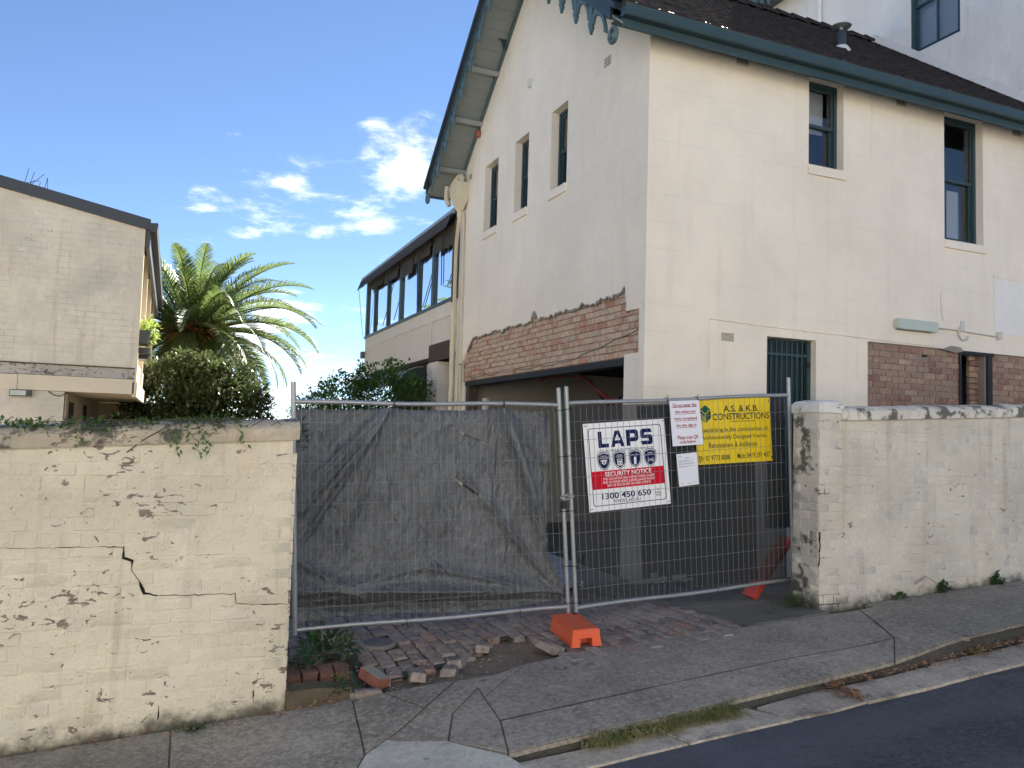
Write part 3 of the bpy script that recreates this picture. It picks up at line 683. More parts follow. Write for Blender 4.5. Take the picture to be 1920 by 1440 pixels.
for e, z in cap:
    zz = lambda x, y: z+.006*mnoise.noise((x*8, y*8, z*8)); rings.append([(x, y, zz(x, y)) for x, y in ((X0-e, 5.85-e), (5.80, 5.85-e), (5.94+e, 5.85-e), (5.94+e, 6.03), (5.94+e, 6.2+e), (5.80, 6.2+e), (X0-e, 6.2+e), (X0-e, 6.03))])
for i in range(len(rings)-1):
    m.add(rings[i]+rings[i+1], [(k, (k+1) % 8, 8+(k+1) % 8, 8+k) for k in range(8)])
m.add(rings[-1], [tuple(range(8))])
build(m, 'pier_cap', MT['cap_paint'], RW, 50)
lay(RW, (0, 5.85, 0), (1, 0, 0), (0, -1, 0), X0+.004, 8.75, .42, 2.43, MT['pier_paint'], lambda u, z, a, b: (u > 5.93 and z+b < rtop(u)-.003 and z > .36+.05*(u-5.7)) or (u <= 5.93 and z+b < 2.31), bev=.006, jit=.0025, joint=.005, depth=.045, seed=21, bond='mixed', proud=.0)
lay(RW, (X0, 0, 0), (0, -1, 0), (-1, 0, 0), -6.2, -5.858, .42, 2.30, MT['pier_side'], None, bl=.228, bev=.007, jit=.003, joint=.009, depth=.045, seed=31, proud=.0006)
crack(RW, [(5.668, 1.18), (5.672, 1.05), (5.664, .98)], 5.846, .035, 8, 'chipped_corner'); crack(RW, [(5.66, .86), (5.67, .98)], 5.846, .02, 9, 'chipped_corner')
# ------------------------------------------------------------------ temporary fence
FY = 6.42
def bil(q, u, v):
    bl, br, tr, tl = [Vector(p) for p in q]
    return (bl*(1-u)+br*u)*(1-v)+(tl*(1-u)+tr*u)*v
def fpt(q, u, v, y=FY): p = bil(q, u, v); return Vector((p.x, y, p.y))
QA = [(.965, .452), (3.325, .500), (3.185, 2.288), (.872, 2.210)]
QB = [(3.405, .486), (5.872, .630), (5.800, 2.500), (3.262, 2.300)]
def panel(q, label, posts):
    root = empty('temporary_fence_panel', fpt(q, .5, 0), label, 'fence panel', 'temporary fence panels across the driveway')
    bl, br, tr, tl = [Vector(p) for p in q]
    for (u, t0, t1) in posts:
        a = fpt(q, u, 0); b = fpt(q, u, 1); d = b-a
        part('post', MT['galv'], root, lambda m: (m.tube([a+d*t0, b+d*t1], .0195, 12),), 40)
    for v in (0, 1):
        pts = [fpt(q, u/10, v)+Vector((0, 0, .006*sin(u*.9+v))) for u in range(11)]
        part('rail', MT['galv'], root, lambda m: m.tube(pts, .0185, 12), 40)
    wv = MB(); W = (br-bl).length; H = (tl-bl).length
    nv = int(W/.0605); nh = int(H/.152)
    for i in range(1, nv):
        u = i/nv; part('wire', MT['wire'], root, lambda m: m.tube([fpt(q, u, 0, FY-.010), fpt(q, u+.0012*sin(i*3.3), .5, FY-.010), fpt(q, u, 1, FY-.010)], .0017, 5, False), 60, fix=False)
    for j in range(1, nh):
        v = j/nh; part('wire', MT['wire'], root, lambda m: m.tube([fpt(q, 0, v, FY-.0145), fpt(q, .5, v+.0016*sin(j*2.3), FY-.0145), fpt(q, 1, v, FY-.0145)], .0017, 5, False), 60, fix=False)
    return root
PA = panel(QA, 'left temporary wire fence panel in front of the grey tarpaulin', [(0, -.02, .09), (1, -.075, .085)])
PB = panel(QB, 'right temporary wire fence panel carrying the security and builder signs', [(0, -.055, .085), (1, -.02, .095)])
# clamp, chain and ties at the joint
cl = empty('fence_clamp', (3.27, 6.40, 1.4), 'galvanised clamp and chain tying the two fence panels together at the middle post', 'clamp')
pm = fpt(QA, 1, .54)
part('chain_link', MT['galv'], cl, lambda m: m.tube([pm+Vector((.05*cos(a)-.0, -.02-.03*sin(a*2)*.3-.02, .018*sin(a))) for a in frange(0, 2*pi, 14)], .006, 6), 60)
part('chain_link', MT['galv'], cl, lambda m: m.tube([pm+Vector((.055+.045*cos(a), -.018, .012+.02*sin(a))) for a in frange(0, 2*pi, 14)], .006, 6), 60)
part('padlock', MT['steel_dark'], cl, lambda m: m.box(pm.x-.03, pm.x+.02, pm.y-.035, pm.y-.01, pm.z-.10, pm.z-.03))
for v in (.97, .74, .47, .2, .02):
    c = fpt(QA, 1, v); c2 = fpt(QB, 0, v)
    part('wire_tie', MT['steel_dark'], cl, lambda m: m.tube([Vector((c.x-.028, FY-.024, c.z)), Vector((c2.x+.028, FY-.026, c2.z+.01)), Vector((c2.x+.03, FY+.024, c2.z+.008)), Vector((c.x-.028, FY+.024, c.z)), Vector((c.x-.028, FY-.024, c.z))], .0035, 5), 60)
for q, u, v, y in ((QA, .345, 1, -1), (QA, .765, 1, -1), (QA, .375, 0, -1), (QA, .80, 0, -1), (QB, .415, 1, -1), (QB, .55, 1, -1), (QB, .62, 0, -1)):
    c = fpt(q, u, v)
    mm = MB(); mm.tube([c+Vector((0, .023*cos(a), .023*sin(a))) for a in frange(0, 2*pi, 12)]+[c+Vector((.004, -.025, -.03)), c+Vector((.008, -.022, -.06 if v == 0 else .045))], .003, 5)
    build(mm, 'cable_tie', MT['black_plastic'], None, 60, label='black cable tie looped round a rail of the fence holding the cloth', cat='cable tie', group='cable ties on the fence rails')
# orange foot
ff = empty('ballast_block', (3.30, 6.15, .3), 'scuffed orange plastic ballast block carrying the middle fence posts', 'ballast block')
zb = z_yard(3.2, 6.1)+.008; m = MB()
L0, L1, BW = -.31, .31, .130
def loc(x, y, z): a = -.17; return (3.225+x*cos(a)-y*sin(a)*1, 6.09+x*sin(a)*1+y*cos(a), z+G*x)
def ring(ins, z): return [loc(-BW+ins, L0+ins, z), loc(BW-ins, L0+ins, z), loc(BW-ins, L1-ins, z), loc(-BW+ins, L1-ins, z)]
rg_ = [ring(0, zb), ring(.002, zb+.020), ring(.006, zb+.022), ring(.010, zb+.066), ring(.012, zb+.069), ring(.017, zb+.126), ring(.026, zb+.136)]
vs = [p for r in rg_ for p in r]
fs = [(4*i+k, 4*i+(k+1) % 4, 4*i+4+(k+1) % 4, 4*i+4+k) for i in range(6) for k in range(1, 4)]+[(24, 25, 26, 27)]
m.add(vs, fs)
for i in range(6):                                  # front face with the hand notch cut out
    a, b = rg_[i], rg_[i+1]
    for s0, s1 in ((0, .30), (.70, 1)):
        lp = lambda r, s: tuple(Vector(r[0])*(1-s)+Vector(r[1])*s)
        m.quad(lp(a, s0), lp(a, s1), lp(b, s1), lp(b, s0))
    if i >= 3: m.quad(lp(a, .30), lp(a, .70), lp(b, .70), lp(b, .30))
lp = lambda r, s: Vector(r[0])*(1-s)+Vector(r[1])*s
bk = Vector(loc(0, .13, 0))-Vector(loc(0, 0, 0)); A0 = lp(rg_[0], .30); A1 = lp(rg_[0], .70); T0 = lp(rg_[3], .30); T1 = lp(rg_[3], .70)
m.quad(A0, A0+bk, T0+bk, T0); m.quad(A1, T1, T1+bk, A1+bk); m.quad(T0, T0+bk, T1+bk, T1); m.quad(A0+bk, A1+bk, T1+bk, T0+bk)
build(m, 'block', MT['orange_plastic'], ff, 30)
part('socket', MT['steel_dark'], ff, lambda mm: mm.lathe((3.342, FY-.1, zb+.1385), [(.028, 0), (.028, .004), (.02, .004)], 14), 40)
# red barrier board propped behind the right end of the fence
m = MB(); m.beam((5.52, 6.66, .43), (5.98, 6.62, 1.02), .05, .17, (0, 1, 0)); build(m, 'barrier_board', MT['red_plastic'], None, label='red plastic barrier board leaning behind the gate pier', cat='barrier')
# ------------------------------------------------------------------ grey tarpaulin behind the left panel
def seg(p, a, b):
    a = Vector(a); b = Vector(b); p = Vector(p); d = b-a; t = max(0, min(1, (p-a).dot(d)/d.dot(d))); return (p-(a+d*t)).length, t
FOLDS = [((1.68, 2.24), (1.0, 1.35), .05, .055), ((1.68, 2.24), (.95, 1.0), .04, .045), ((1.66, 2.24), (1.28, .9), .05, .03), ((2.66, 2.26), (3.05, 1.35), .055, .05), ((2.66, 2.26), (3.32, .56), .06, .06),
         ((2.30, 1.7), (3.30, .60), .05, .035), ((1.0, .74), (3.3, .62), .075, .075), ((1.0, .95), (1.55, .62), .05, .045), ((1.0, .70), (2.0, .86), .05, .03), ((2.0, .88), (3.25, .62), .06, .04), ((1.68, 2.24), (2.66, 2.26), .08, -.03),
         ((1.0, .58), (3.2, .54), .04, -.05), ((1.7, 2.2), (1.68, .7), .03, .012), ((2.66, 2.2), (2.55, .8), .03, .012), ((1.62, 2.2), (1.08, 1.62), .03, .03), ((2.7, 2.2), (3.12, 1.75), .03, .025)]
def tz(x, z):
    h = 0
    for a, b, wd, am in FOLDS:
        d, t = seg((x, z), a, b); h += am*(.35*exp(-(d/wd)**2)+.85*exp(-d/(wd*.55)))*(.35+.65*sin(pi*min(1, t*.9+.1)))
    h += .022*mnoise.noise((x*2.4, z*1.6, 0))+.009*mnoise.noise((x*8, z*5, 3))+.0045*mnoise.noise((x*22, z*13, 5))
    # fans of small creases running out from the two ties
    for ax, az_ in ((1.68, 2.27), (2.66, 2.29), (.96, .62), (3.33, .56)):
        r = math.hypot(x-ax, z-az_); th = math.atan2(z-az_, x-ax); h += .016*mnoise.noise((th*7, ax*5, r*.5))*exp(-r/.9)*min(1, r/.2)+.006*mnoise.noise((th*17, ax*5, r*.8))*exp(-r/.7)*min(1, r/.2)
    return h
SLITS = [((2.28, 2.03), (2.60, 1.90), 0.0087), ((2.26, 1.62), (2.58, 1.42), 0.0174), ((1.94, 1.26), (2.10, 1.10), 0.0074), ((2.10, .95), (2.26, .78), 0.0099),
         ((2.62, 1.02), (2.70, .89), 0.0074), ((2.90, 1.52), (3.08, 1.34), 0.0074), ((1.14, .90), (1.15, .68), 0.0062), ((3.16, 1.02), (3.24, .80), 0.0087)]
NX, NZ = 230, 176
def tp(u, v):
    lo = fpt(QA, u*1.0+.004, .012+.012*sin(u*7)); hi = fpt(QA, .004+u*.988, 1)
    lo.z -= .0; hi.z -= .035+.018*(1-max(exp(-((u-.345)/.05)**2), exp(-((u-.765)/.05)**2)))
    p = lo*(1-v)+hi*v
    bite = .155*exp(-((v-.30)/.17)**2)+.05*exp(-((v-.62)/.2)**2)          # the loose right edge curls away from the post
    p.x -= bite*max(0, (u-.55)/.45)**2
    return p
m = MB(); P_ = []
for j in range(NZ+1):
    for i in range(NX+1):
        p = tp(i/NX, j/NZ); h = tz(p.x, p.z)
        p.y = max(FY+.010, FY+.15-h*1.7); P_.append(p)
m.v = [tuple(p) for p in P_]
def cut(p):
    for a, b, wd in SLITS:
        d, t = seg((p.x, p.z), a, b)
        if d < wd*.5*sin(pi*min(.999, max(.001, t)))+.001: return True
    return False
for j in range(NZ):
    for i in range(NX):
        k = j*(NX+1)+i
        if cut((P_[k]+P_[k+NX+2])*.5): continue
        m.f.append((k, k+1, k+NX+2, k+NX+1))
build(m, 'tarpaulin', MT['tarp'], None, 180, label='creased grey tarpaulin with slits tied behind the left fence panel', cat='tarpaulin', fix=False)
# dark shade cloth on the right panel, a second denser sheet over part of it
def clothsheet(name, us, vs_, y, mat, label, nx=60, nz=40, seed=0, holes=()):
    m = MB(); P = []
    for j in range(nz+1):
        for i in range(nx+1):
            u = us[0]+(us[1]-us[0])*i/nx; v = vs_[0]+(vs_[1]-vs_[0])*j/nz
            p = fpt(QB, u, v, y); p.y += .010*mnoise.noise((p.x*2.2, p.z*1.7, seed))+.003*mnoise.noise((p.x*11, p.z*6, seed)); P.append(p)
    m.v = [tuple(p) for p in P]
    for j in range(nz):
        for i in range(nx):
            k = j*(nx+1)+i; c = P[k]
            if any(math.hypot((c.x-hx)/rx, (c.z-hz)/rz) < 1+.35*mnoise.noise((c.x*14, c.z*14, 0)) for hx, hz, rx, rz in holes): continue
            m.f.append((k, k+1, k+nx+2, k+nx+1))
    return build(m, name, mat, None, 180, label=label, cat='shade cloth', fix=False)
clothsheet('shade_cloth', (.006, .985), (.012, .985), FY+.040, MT['shade_cloth'], 'thin black shade cloth stretched over the whole right fence panel behind its signs', 110, 80, 1,
           [(4.28, .60, .10, .055), (4.55, .61, .10, .05), (3.47, .88, .022, .05), (3.47, .66, .02, .03), (4.44, 1.44, .028, .065)])
clothsheet('shade_cloth', (.305, .845), (.02, .975), FY+.075, MT['shade_cloth_dense'], 'second denser black cloth hung behind the shade cloth under the yellow sign', 50, 40, 2, [(4.28, .62, .16, .09), (4.55, .62, .14, .07)])
# ------------------------------------------------------------------ signs
def txt(s, bold=0, res=3):
    cu = bpy.data.curves.new('t', 'FONT'); cu.body = s; cu.resolution_u = res; cu.offset = bold; cu.fill_mode = 'FRONT'
    ob = bpy.data.objects.new('t', cu); COL.objects.link(ob)
    dg = bpy.context.evaluated_depsgraph_get(); me = bpy.data.meshes.new_from_object(ob.evaluated_get(dg))
    vs = [v.co.copy() for v in me.vertices]; fs = [tuple(p.vertices) for p in me.polygons]
    bpy.data.objects.remove(ob); bpy.data.curves.remove(cu); bpy.data.meshes.remove(me); return vs, fs
class Sign:
    def __init__(s, name, q, y, th, mat, label, curl=0):
        s.q = q; s.y = y; s.curl = curl; s.W = (Vector(q[1])-Vector(q[0])).length; s.H = (Vector(q[3])-Vector(q[0])).length
        s.root = empty(name, fpt(q, .5, 0, y), label, 'sign' if curl == 0 else 'notice')
        n = 12 if curl else 2; m = MB(); nz = 12 if curl else 2
        g = [s.p(i/n, j/nz, 0) for j in range(nz+1) for i in range(n+1)]; b = [p+Vector((0, th, 0)) for p in g]
        m.v = [tuple(p) for p in g+b]; o = len(g); w_ = n+1
        m.f = [(j*w_+i, j*w_+i+1, (j+1)*w_+i+1, (j+1)*w_+i) for j in range(nz) for i in range(n)]+[(o+j*w_+i, o+(j+1)*w_+i, o+(j+1)*w_+i+1, o+j*w_+i+1) for j in range(nz) for i in range(n)]
        ed = [i for i in range(w_)]+[j*w_+n for j in range(1, nz+1)]+[nz*w_+i for i in range(n-1, -1, -1)]+[j*w_ for j in range(nz-1, 0, -1)]
        m.f += [(ed[k], ed[(k+1) % len(ed)], o+ed[(k+1) % len(ed)], o+ed[k]) for k in range(len(ed))]
        build(m, 'board' if not curl else 'sheet', mat, s.root, 40)
    def p(s, u, v, lift):
        p = fpt(s.q, u, v, s.y-lift)
        if s.curl: p.y += s.curl*(sin(u*3.3+.4)+.6*sin(v*5+u*2))
        return p
    def start(s, ink=None): s.m = MB(); s.ink = ink
    def end(s, name, mat):
        if s.m.v: build(s.m, name, mat, s.root, fix=False)
    def text(s, t, cx, cy, w, h, bold=0, lift=.0022, mat=None):
        vs, fs = txt(t, bold); x0 = min(v.x for v in vs); x1 = max(v.x for v in vs); y0 = min(v.y for v in vs); y1 = max(v.y for v in vs)
        y0 = min(y0, 0) if any(c in t for c in 'gpqy,') else 0; y1 = max(y1, .70); mb = MB()
        mb.add([s.p(cx+((v.x-x0)/(x1-x0)-.5)*w, cy+((v.y-y0)/(y1-y0)-.5)*h, lift) for v in vs], fs); build(mb, 'lettering', mat or s.ink, s.root, fix=False)
    def poly(s, pts, lift=.0018): s.m.add([s.p(u, v, lift) for u, v in pts], [tuple(range(len(pts)))])
    def ringp(s, a, b, lift=.0018):
        n = len(a); s.m.add([s.p(u, v, lift) for u, v in a+b], [(i, (i+1) % n, n+(i+1) % n, n+i) for i in range(n)])
def rrect(x0, y0, x1, y1, r, asp, n=4):
    out = []
    for cx_, cy_, a0 in ((x1-r, y0+r*asp, -pi/2), (x1-r, y1-r*asp, 0), (x0+r, y1-r*asp, pi/2), (x0+r, y0+r*asp, pi)):
        for k in range(n+1): a = a0+pi/2*k/n; out.append((cx_+r*cos(a), cy_+r*asp*sin(a)))
    return out
sg = Sign('security_sign', [(3.522, 1.327), (4.393, 1.403), (4.299, 2.203), (3.430, 2.124)], FY+.004, .004, MT['sign_white'], 'white security notice board with navy lettering and a red band')
asp = sg.W/sg.H
sg.start(MT['ink_navy']); sg.ringp(rrect(.052, .058, .948, .942, .03, asp), rrect(.060, .066, .940, .934, .025, asp))
# the four block capitals
def L_(x, y, w, h): sg.poly([(x, y), (x+w, y), (x+w, y+h*.24), (x+w*.36, y+h*.24), (x+w*.36, y+h), (x, y+h)])
L_(.165, .715, .125, .185)
x, y, w_, h_ = .315, .715, .165, .185
for pts in ([(0, 0), (.27, 0), (.33, .19), (.28, .40), (.50, .80), (.40, 1), (.33, 1)], [(1, 0), (.73, 0), (.67, .19), (.72, .40), (.50, .80), (.60, 1), (.67, 1)], [(.40, 1), (.50, .80), (.60, 1)], [(.33, .19), (.67, .19), (.72, .40), (.28, .40)]): sg.poly([(x+a*w_, y+b*h_) for a, b in pts])
x = .505; w_ = .15
for pts in ([(0, 0), (.32, 0), (.32, 1), (0, 1)], [(.32, .76), (.66, .76), (.86, 1), (.32, 1)], [(.66, .76), (.70, .70), (1, .86), (.86, 1)], [(.70, .70), (.70, .55), (1, .40), (1, .86)], [(.70, .55), (.66, .50), (.86, .26), (1, .40)], [(.66, .50), (.32, .50), (.32, .26), (.86, .26)]): sg.poly([(x+a*w_, y+b*h_) for a, b in pts])
x = .680; w_ = .155
for pts in ([(.12, .76), (.96, .76), (.96, .80), (.84, 1), (.14, 1), (.02, .88), (.02, .80)], [(.02, .80), (.34, .80), (.34, .66), (.02, .52)], [(.02, .62), (.02, .48), (.14, .40), (.86, .40), (.98, .50), (.86, .62)], [(.66, .50), (.98, .52), (.98, .20), (.66, .26)], [(.02, .14), (.14, 0), (.86, 0), (.98, .12), (.98, .24), (.02, .24)]): sg.poly([(x+a*w_, y+b*h_) for a, b in pts], .0018+.0001*random.random())
sg.text('LOCAL AREA PROTECTIVE SERVICES', .50, .676, .68, .028, .006)
sh = [(0, 1), (.22, .96), (.38, .93), (.50, .87)]
SH = [(-.50, .87), (-.38, .93), (-.22, .96), (0, 1), (.22, .96), (.38, .93), (.50, .87), (.50, .45), (.42, .24), (.28, .10), (0, -.03), (-.28, .10), (-.42, .24), (-.50, .45)]
def shield(cx, k, lift): return [(cx+a*.155*k, .565+(b-.5)*.205*k) for a, b in SH]
cs = [.215, .405, .595, .785]
for c in cs:
    sg.ringp(shield(c, 1.0, 0), shield(c, .925, 0)); sg.poly(shield(c, .84, 0))
sg.end('navy_print', MT['ink_navy'])
sg.start(MT['sign_white'])
for c, ls in zip(cs, (('VIDEO', 'SURVEILLANCE'), ('ACCESS', 'CONTROL'), ('BOLLARDS',), ('ALARM', 'MONITORING'))):
    for i, t_ in enumerate(ls): sg.text(t_, c, .617-i*.021-(.01 if len(ls) == 1 else 0), .011*len(t_) if len(t_) < 9 else .115, .014, .01, .0030)
c = cs[0]; sg.poly([(c-.034, .575), (c+.034, .575), (c+.034, .56), (c-.034, .56)], .003); sg.poly([(c+.026*cos(a)*1.0, .555-.032*abs(sin(a))*1.0) for a in frange(0, -pi, 10)], .003)
c = cs[1]; sg.poly([(c-.030, .50), (c+.030, .50), (c+.030, .575), (c-.030, .575)], .003)
c = cs[2]; sg.poly([(c-.016, .49), (c+.016, .505), (c+.016, .575), (c+.0, .588), (c-.016, .575)], .003)
c = cs[3]; sg.poly([(c+.008*cos(a), .535+.008*sin(a)) for a in frange(0, 2*pi, 8)[:-1]], .003)
for rr_ in (.018, .030):
    for s in (-1, 1):
        aa = frange(-.8, .8, 6); sg.poly([(c+s*rr_*cos(a), .535+rr_*sin(a)) for a in aa]+[(c+s*(rr_+.005)*cos(a), .535+(rr_+.005)*sin(a)) for a in aa[::-1]], .003)
sg.end('white_print', MT['sign_white'])
sg.start(MT['ink_navy']); c = cs[1]
sg.poly([(c-.022, .553), (c+.022, .553), (c+.022, .568), (c-.022, .568)], .0036)
for a in range(3):
    for b in range(2): sg.poly([(c-.022+a*.017, .512+b*.018), (c-.012+a*.017, .512+b*.018), (c-.012+a*.017, .523+b*.018), (c-.022+a*.017, .523+b*.018)], .0036)
c = cs[0]; sg.poly([(c+.010*cos(a), .543+.012*sin(a)) for a in frange(0, 2*pi, 8)[:-1]], .0036)
sg.text('1300 450 650', .46, .165, .60, .068, .022)
sg.end('navy_print', MT['ink_navy'])
sg.start(MT['ink_dark']); sg.text('WWW.LAPS.AU', .455, .098, .34, .040, .0); sg.text('ASIAL', .850, .150, .085, .022, .012)
sg.poly([(.835, .185), (.850, .197), (.865, .185), (.850, .178)]); sg.poly([(.815, .122), (.89, .122), (.89, .128), (.815, .128)]); sg.poly([(.82, .108), (.885, .108), (.885, .112), (.82, .112)])
sg.end('black_print', MT['ink_dark'])
sg.start(); sg.poly([(.052, .247), (.948, .247), (.948, .452), (.052, .452)]); sg.end('red_band', MT['ink_red'])
sg.start(MT['sign_white']); sg.text('SECURITY NOTICE', .50, .412, .57, .052, .02, .0028); sg.text('THIS LOCATION HAS A MONITORED ALARM', .50, .358, .63, .028, .008, .0028)
sg.text('AND 24 HOUR VIDEO SURVEILLANCE WHICH', .50, .320, .64, .028, .008, .0028); sg.text('MAY BE RECORDED ON AND OFFSITE', .50, .282, .53, .028, .008, .0028); sg.end('white_print', MT['sign_white'])
sg.start()
for u, v in ((.02, .97), (.975, .975), (.025, .03), (.975, .03)): sg.poly([(u-.012, v-.006), (u+.012, v+.004), (u+.010, v+.012), (u-.014, v+.002)], .012)
sg.end('corner_tie', MT['black_plastic'])

yg = Sign('builder_sign', [(4.690, 1.770), (5.605, 1.826), (5.560, 2.468), (4.650, 2.412)], FY+.008, .003, MT['sign_yellow'], "yellow builder's board with dark serif lettering and green cube logo")
yg.start(MT['ink_dark']); yg.text('A.S. & K.B.', .60, .835, .47, .095, .012); yg.text('CONSTRUCTIONS', .60, .715, .76, .100, .010)
yg.text('Specialising in the construction of', .505, .510, .90, .082, .002); yg.text('Architecturally Designed Homes,', .505, .395, .88, .085, .002); yg.text('Renovations & Additions', .48, .285, .64, .082, .002)
yg.text('Ph: 02 9773 8888', .225, .095, .40, .075, .004); yg.text('Mob: 0419 291 407', .745, .105, .44, .080, .004)
for k in range(24): yg.poly([(.46+k*.014, .628), (.468+k*.014, .628), (.468+k*.014, .642), (.46+k*.014, .642)])
yg.end('dark_print', MT['ink_dark'])
yg.start(); c = (.125, .76); R = .095; hexa = [(c[0]+R*cos(a)*.86, c[1]+R*1.42*sin(a)) for a in frange(pi/2, pi/2+2*pi, 6)[:-1]]
yg.poly([hexa[0], hexa[1], c, hexa[5]][:4]); yg.poly([c, hexa[1], hexa[2], hexa[3]], .0019); yg.poly([c, hexa[3], hexa[4], hexa[5]], .002); yg.end('logo', MT['ink_green'])
yg.start()
def ln(a, b, wd, lift):
    a = Vector(a); b = Vector(b); d = (b-a).normalized(); n_ = Vector((-d.y, d.x))*wd; yg.poly([tuple(a+n_), tuple(a-n_), tuple(b-n_), tuple(b+n_)], lift)
for h in (1, 3, 5): ln(c, hexa[h], .004, .003)
for k in range(4): ln((hexa[2][0]+.004, hexa[2][1]+.02+k*.02), (c[0]-.004, hexa[3][1]+.02+k*.02), .003, .003)
yg.end('logo_lines', MT['sign_yellow'])
yg.start()
for u, v in ((.03, .05), (.965, .94), (.975, .06)): yg.poly([(u-.006, v-.02), (u+.006, v-.02), (u+.008, v+.02), (u-.004, v+.02)], .018)
yg.end('corner_tie', MT['black_plastic'])

n1_ = Sign('site_notice', [(4.381, 1.944), (4.729, 1.972), (4.665, 2.396), (4.331, 2.370)], FY-.032, .0015, MT['paper'], 'white paper notice in crimson type overlapping the edge of the yellow board', .0035)
n1_.start(MT['ink_crimson'])
for i, (t_, w_) in enumerate((('Do not enter this', .80), ('site unless you', .68), ('have completed', .74), ('the site sign in', .66))):
    y = .90-i*.152; n1_.text(t_, .5, y, w_, .085, .012); n1_.poly([(.5-w_/2, y-.050), (.5+w_/2, y-.050), (.5+w_/2, y-.041), (.5-w_/2, y-.041)])
n1_.text('Please scan QR', .52, .185, .68, .085, .010); n1_.text('code below', .50, .085, .52, .075, .010)
n1_.end('crimson_print', MT['ink_crimson'])
n2_ = Sign('site_notice', [(4.462, 1.563), (4.687, 1.589), (4.651, 1.894), (4.420, 1.869)], FY-.030, .0015, MT['paper'], 'small white sheet with lines of fine grey print below the crimson notice', .002)
n2_.start()
for v, a, b in ((.86, .36, .62), (.825, .42, .58), (.77, .08, .80), (.745, .08, .6), (.69, .08, .84), (.665, .08, .84), (.60, .08, .84), (.575, .08, .55), (.08, .10, .24), (.08, .7, .86), (.06, .42, .6)): n2_.poly([(a, v), (b, v), (b, v+.012), (a, v+.012)])
n2_.end('grey_print', MT['ink_grey'])
n2_.start(); cl_ = [(.10, .90), (.10, .92), (.14, .935), (.165, .955), (.20, .945), (.245, .92), (.25, .90)]
n2_.ringp(cl_, [(.175+(a-.175)*.75, .918+(b-.918)*.7) for a, b in cl_]); n2_.end('logo', MT['ink_dark'])
# ------------------------------------------------------------------ the house
HX, HY = 5.19, 8.2
HS = empty('house', (HX, HY, .25), 'two storey cream rendered gabled house with bare brick above its garage opening', 'house')
def wall(mb, O, U, N, u0, u1, z0, z1, holes, th):
    O = Vector(O); U = Vector(U); N = Vector(N); P = lambda u, n, z: O+U*u+N*n+Vector((0, 0, z))
    us = sorted({u0, u1, *[h[0] for h in holes], *[h[1] for h in holes]}); zs = sorted({z0, z1, *[h[2] for h in holes], *[h[3] for h in holes]})
    us = [u for u in us if u0 <= u <= u1]; zs = [z for z in zs if z0 <= z <= z1]
    def solid(i, j):
        if not (0 <= i < len(us)-1 and 0 <= j < len(zs)-1): return False
        c = ((us[i]+us[i+1])/2, (zs[j]+zs[j+1])/2); return not any(h[0] < c[0] < h[1] and h[2] < c[1] < h[3] for h in holes)
    for i in range(len(us)-1):
        for j in range(len(zs)-1):
            if not solid(i, j): continue
            a, b, c, d = us[i], us[i+1], zs[j], zs[j+1]
            mb.quad(P(a, 0, c), P(b, 0, c), P(b, 0, d), P(a, 0, d)); mb.quad(P(a, -th, c), P(a, -th, d), P(b, -th, d), P(b, -th, c))
            for di, dj, e in ((-1, 0, ((a, c), (a, d))), (1, 0, ((b, c), (b, d))), (0, -1, ((a, c), (b, c))), (0, 1, ((a, d), (b, d)))):
                if not solid(i+di, j+dj): (p, q), (r, s) = e; mb.quad(P(p, 0, q), P(r, 0, s), P(r, -th, s), P(p, -th, q))
def zs_(Y): return 7.295+.81*(3.267-abs(Y-11.7))          # underside of the roof
def rt(Y): return 7.06+.79*(3.84-abs(Y-11.7))                                  # top of the roof deck
TH = .26
# --- side wall facing the street
sw = MB()
SIDE = [(7.72, 8.34, 5.775, 6.99), (10.30, 11.13, 5.07, 6.99), (7.045, 7.865, .9, 3.385), (8.79, 12.6, .7, 3.447), (6.32, 6.52, 3.27, 3.375)]
wall(sw, (0, HY, 0), (1, 0, 0), (0, -1, 0), HX+TH, 12.715, 0, 7.06, SIDE, TH); build(sw, 'side_wall', MT['render'], HS)
# --- gable wall, u = -Y
gw = MB()
GA = [(-13.84, -13.17, 5.765, 7.02), (-12.40, -11.83, 5.765, 7.02), (-10.98, -10.42, 5.765, 7.02), (-14.80, -8.335, 3.0, 3.97), (-14.63, -8.665, 0, 3.0), (-9.335, -9.16, 7.02-.001, 7.16)]
GA = GA[:5]
wall(gw, (HX, 0, 0), (0, -1, 0), (-1, 0, 0), -15.2, -HY-.0, 0, 7.02, GA+[], TH)
gw.prism([(HX, 15.2, 7.02), (HX, 8.2, 7.02), (HX, 8.2, zs_(8.2)), (HX, 11.7, zs_(11.7)), (HX, 15.2, zs_(15.2))], (TH, 0, 0))
# fill of the pier beside the opening and the ragged render edge above the bare bricks
gw.box(HX, HX+.22, 8.335, 8.662, 3.0, 3.058)
build(gw, 'gable_wall', MT['render'], HS)
rag = [(14.80, 3.40), (14.72, 3.46), (14.62, 3.55), (14.55, 3.60), (14.45, 3.70), (14.30, 3.80), (14.20, 3.845)]
rg = random.Random(4)
Yv = 14.15
while Yv > 8.72:
    zz = 3.840+.030*mnoise.noise((Yv*3, 0, 1))+.034*mnoise.noise((Yv*13, 0, 2))+rg.choice((0, 0, 0, .02, -.02))+.03*max(0, 9.6-Yv)*.8
    if 11.35 < Yv < 11.55: zz = 3.93
    rag.append((Yv, min(3.955, zz))); Yv -= rg.uniform(.015, .065)
rag += [(8.70, 3.945), (8.675, 3.90), (8.665, 3.78), (8.64, 3.66), (8.645, 3.605), (8.335, 3.60)]
m = MB(); n = len(rag)
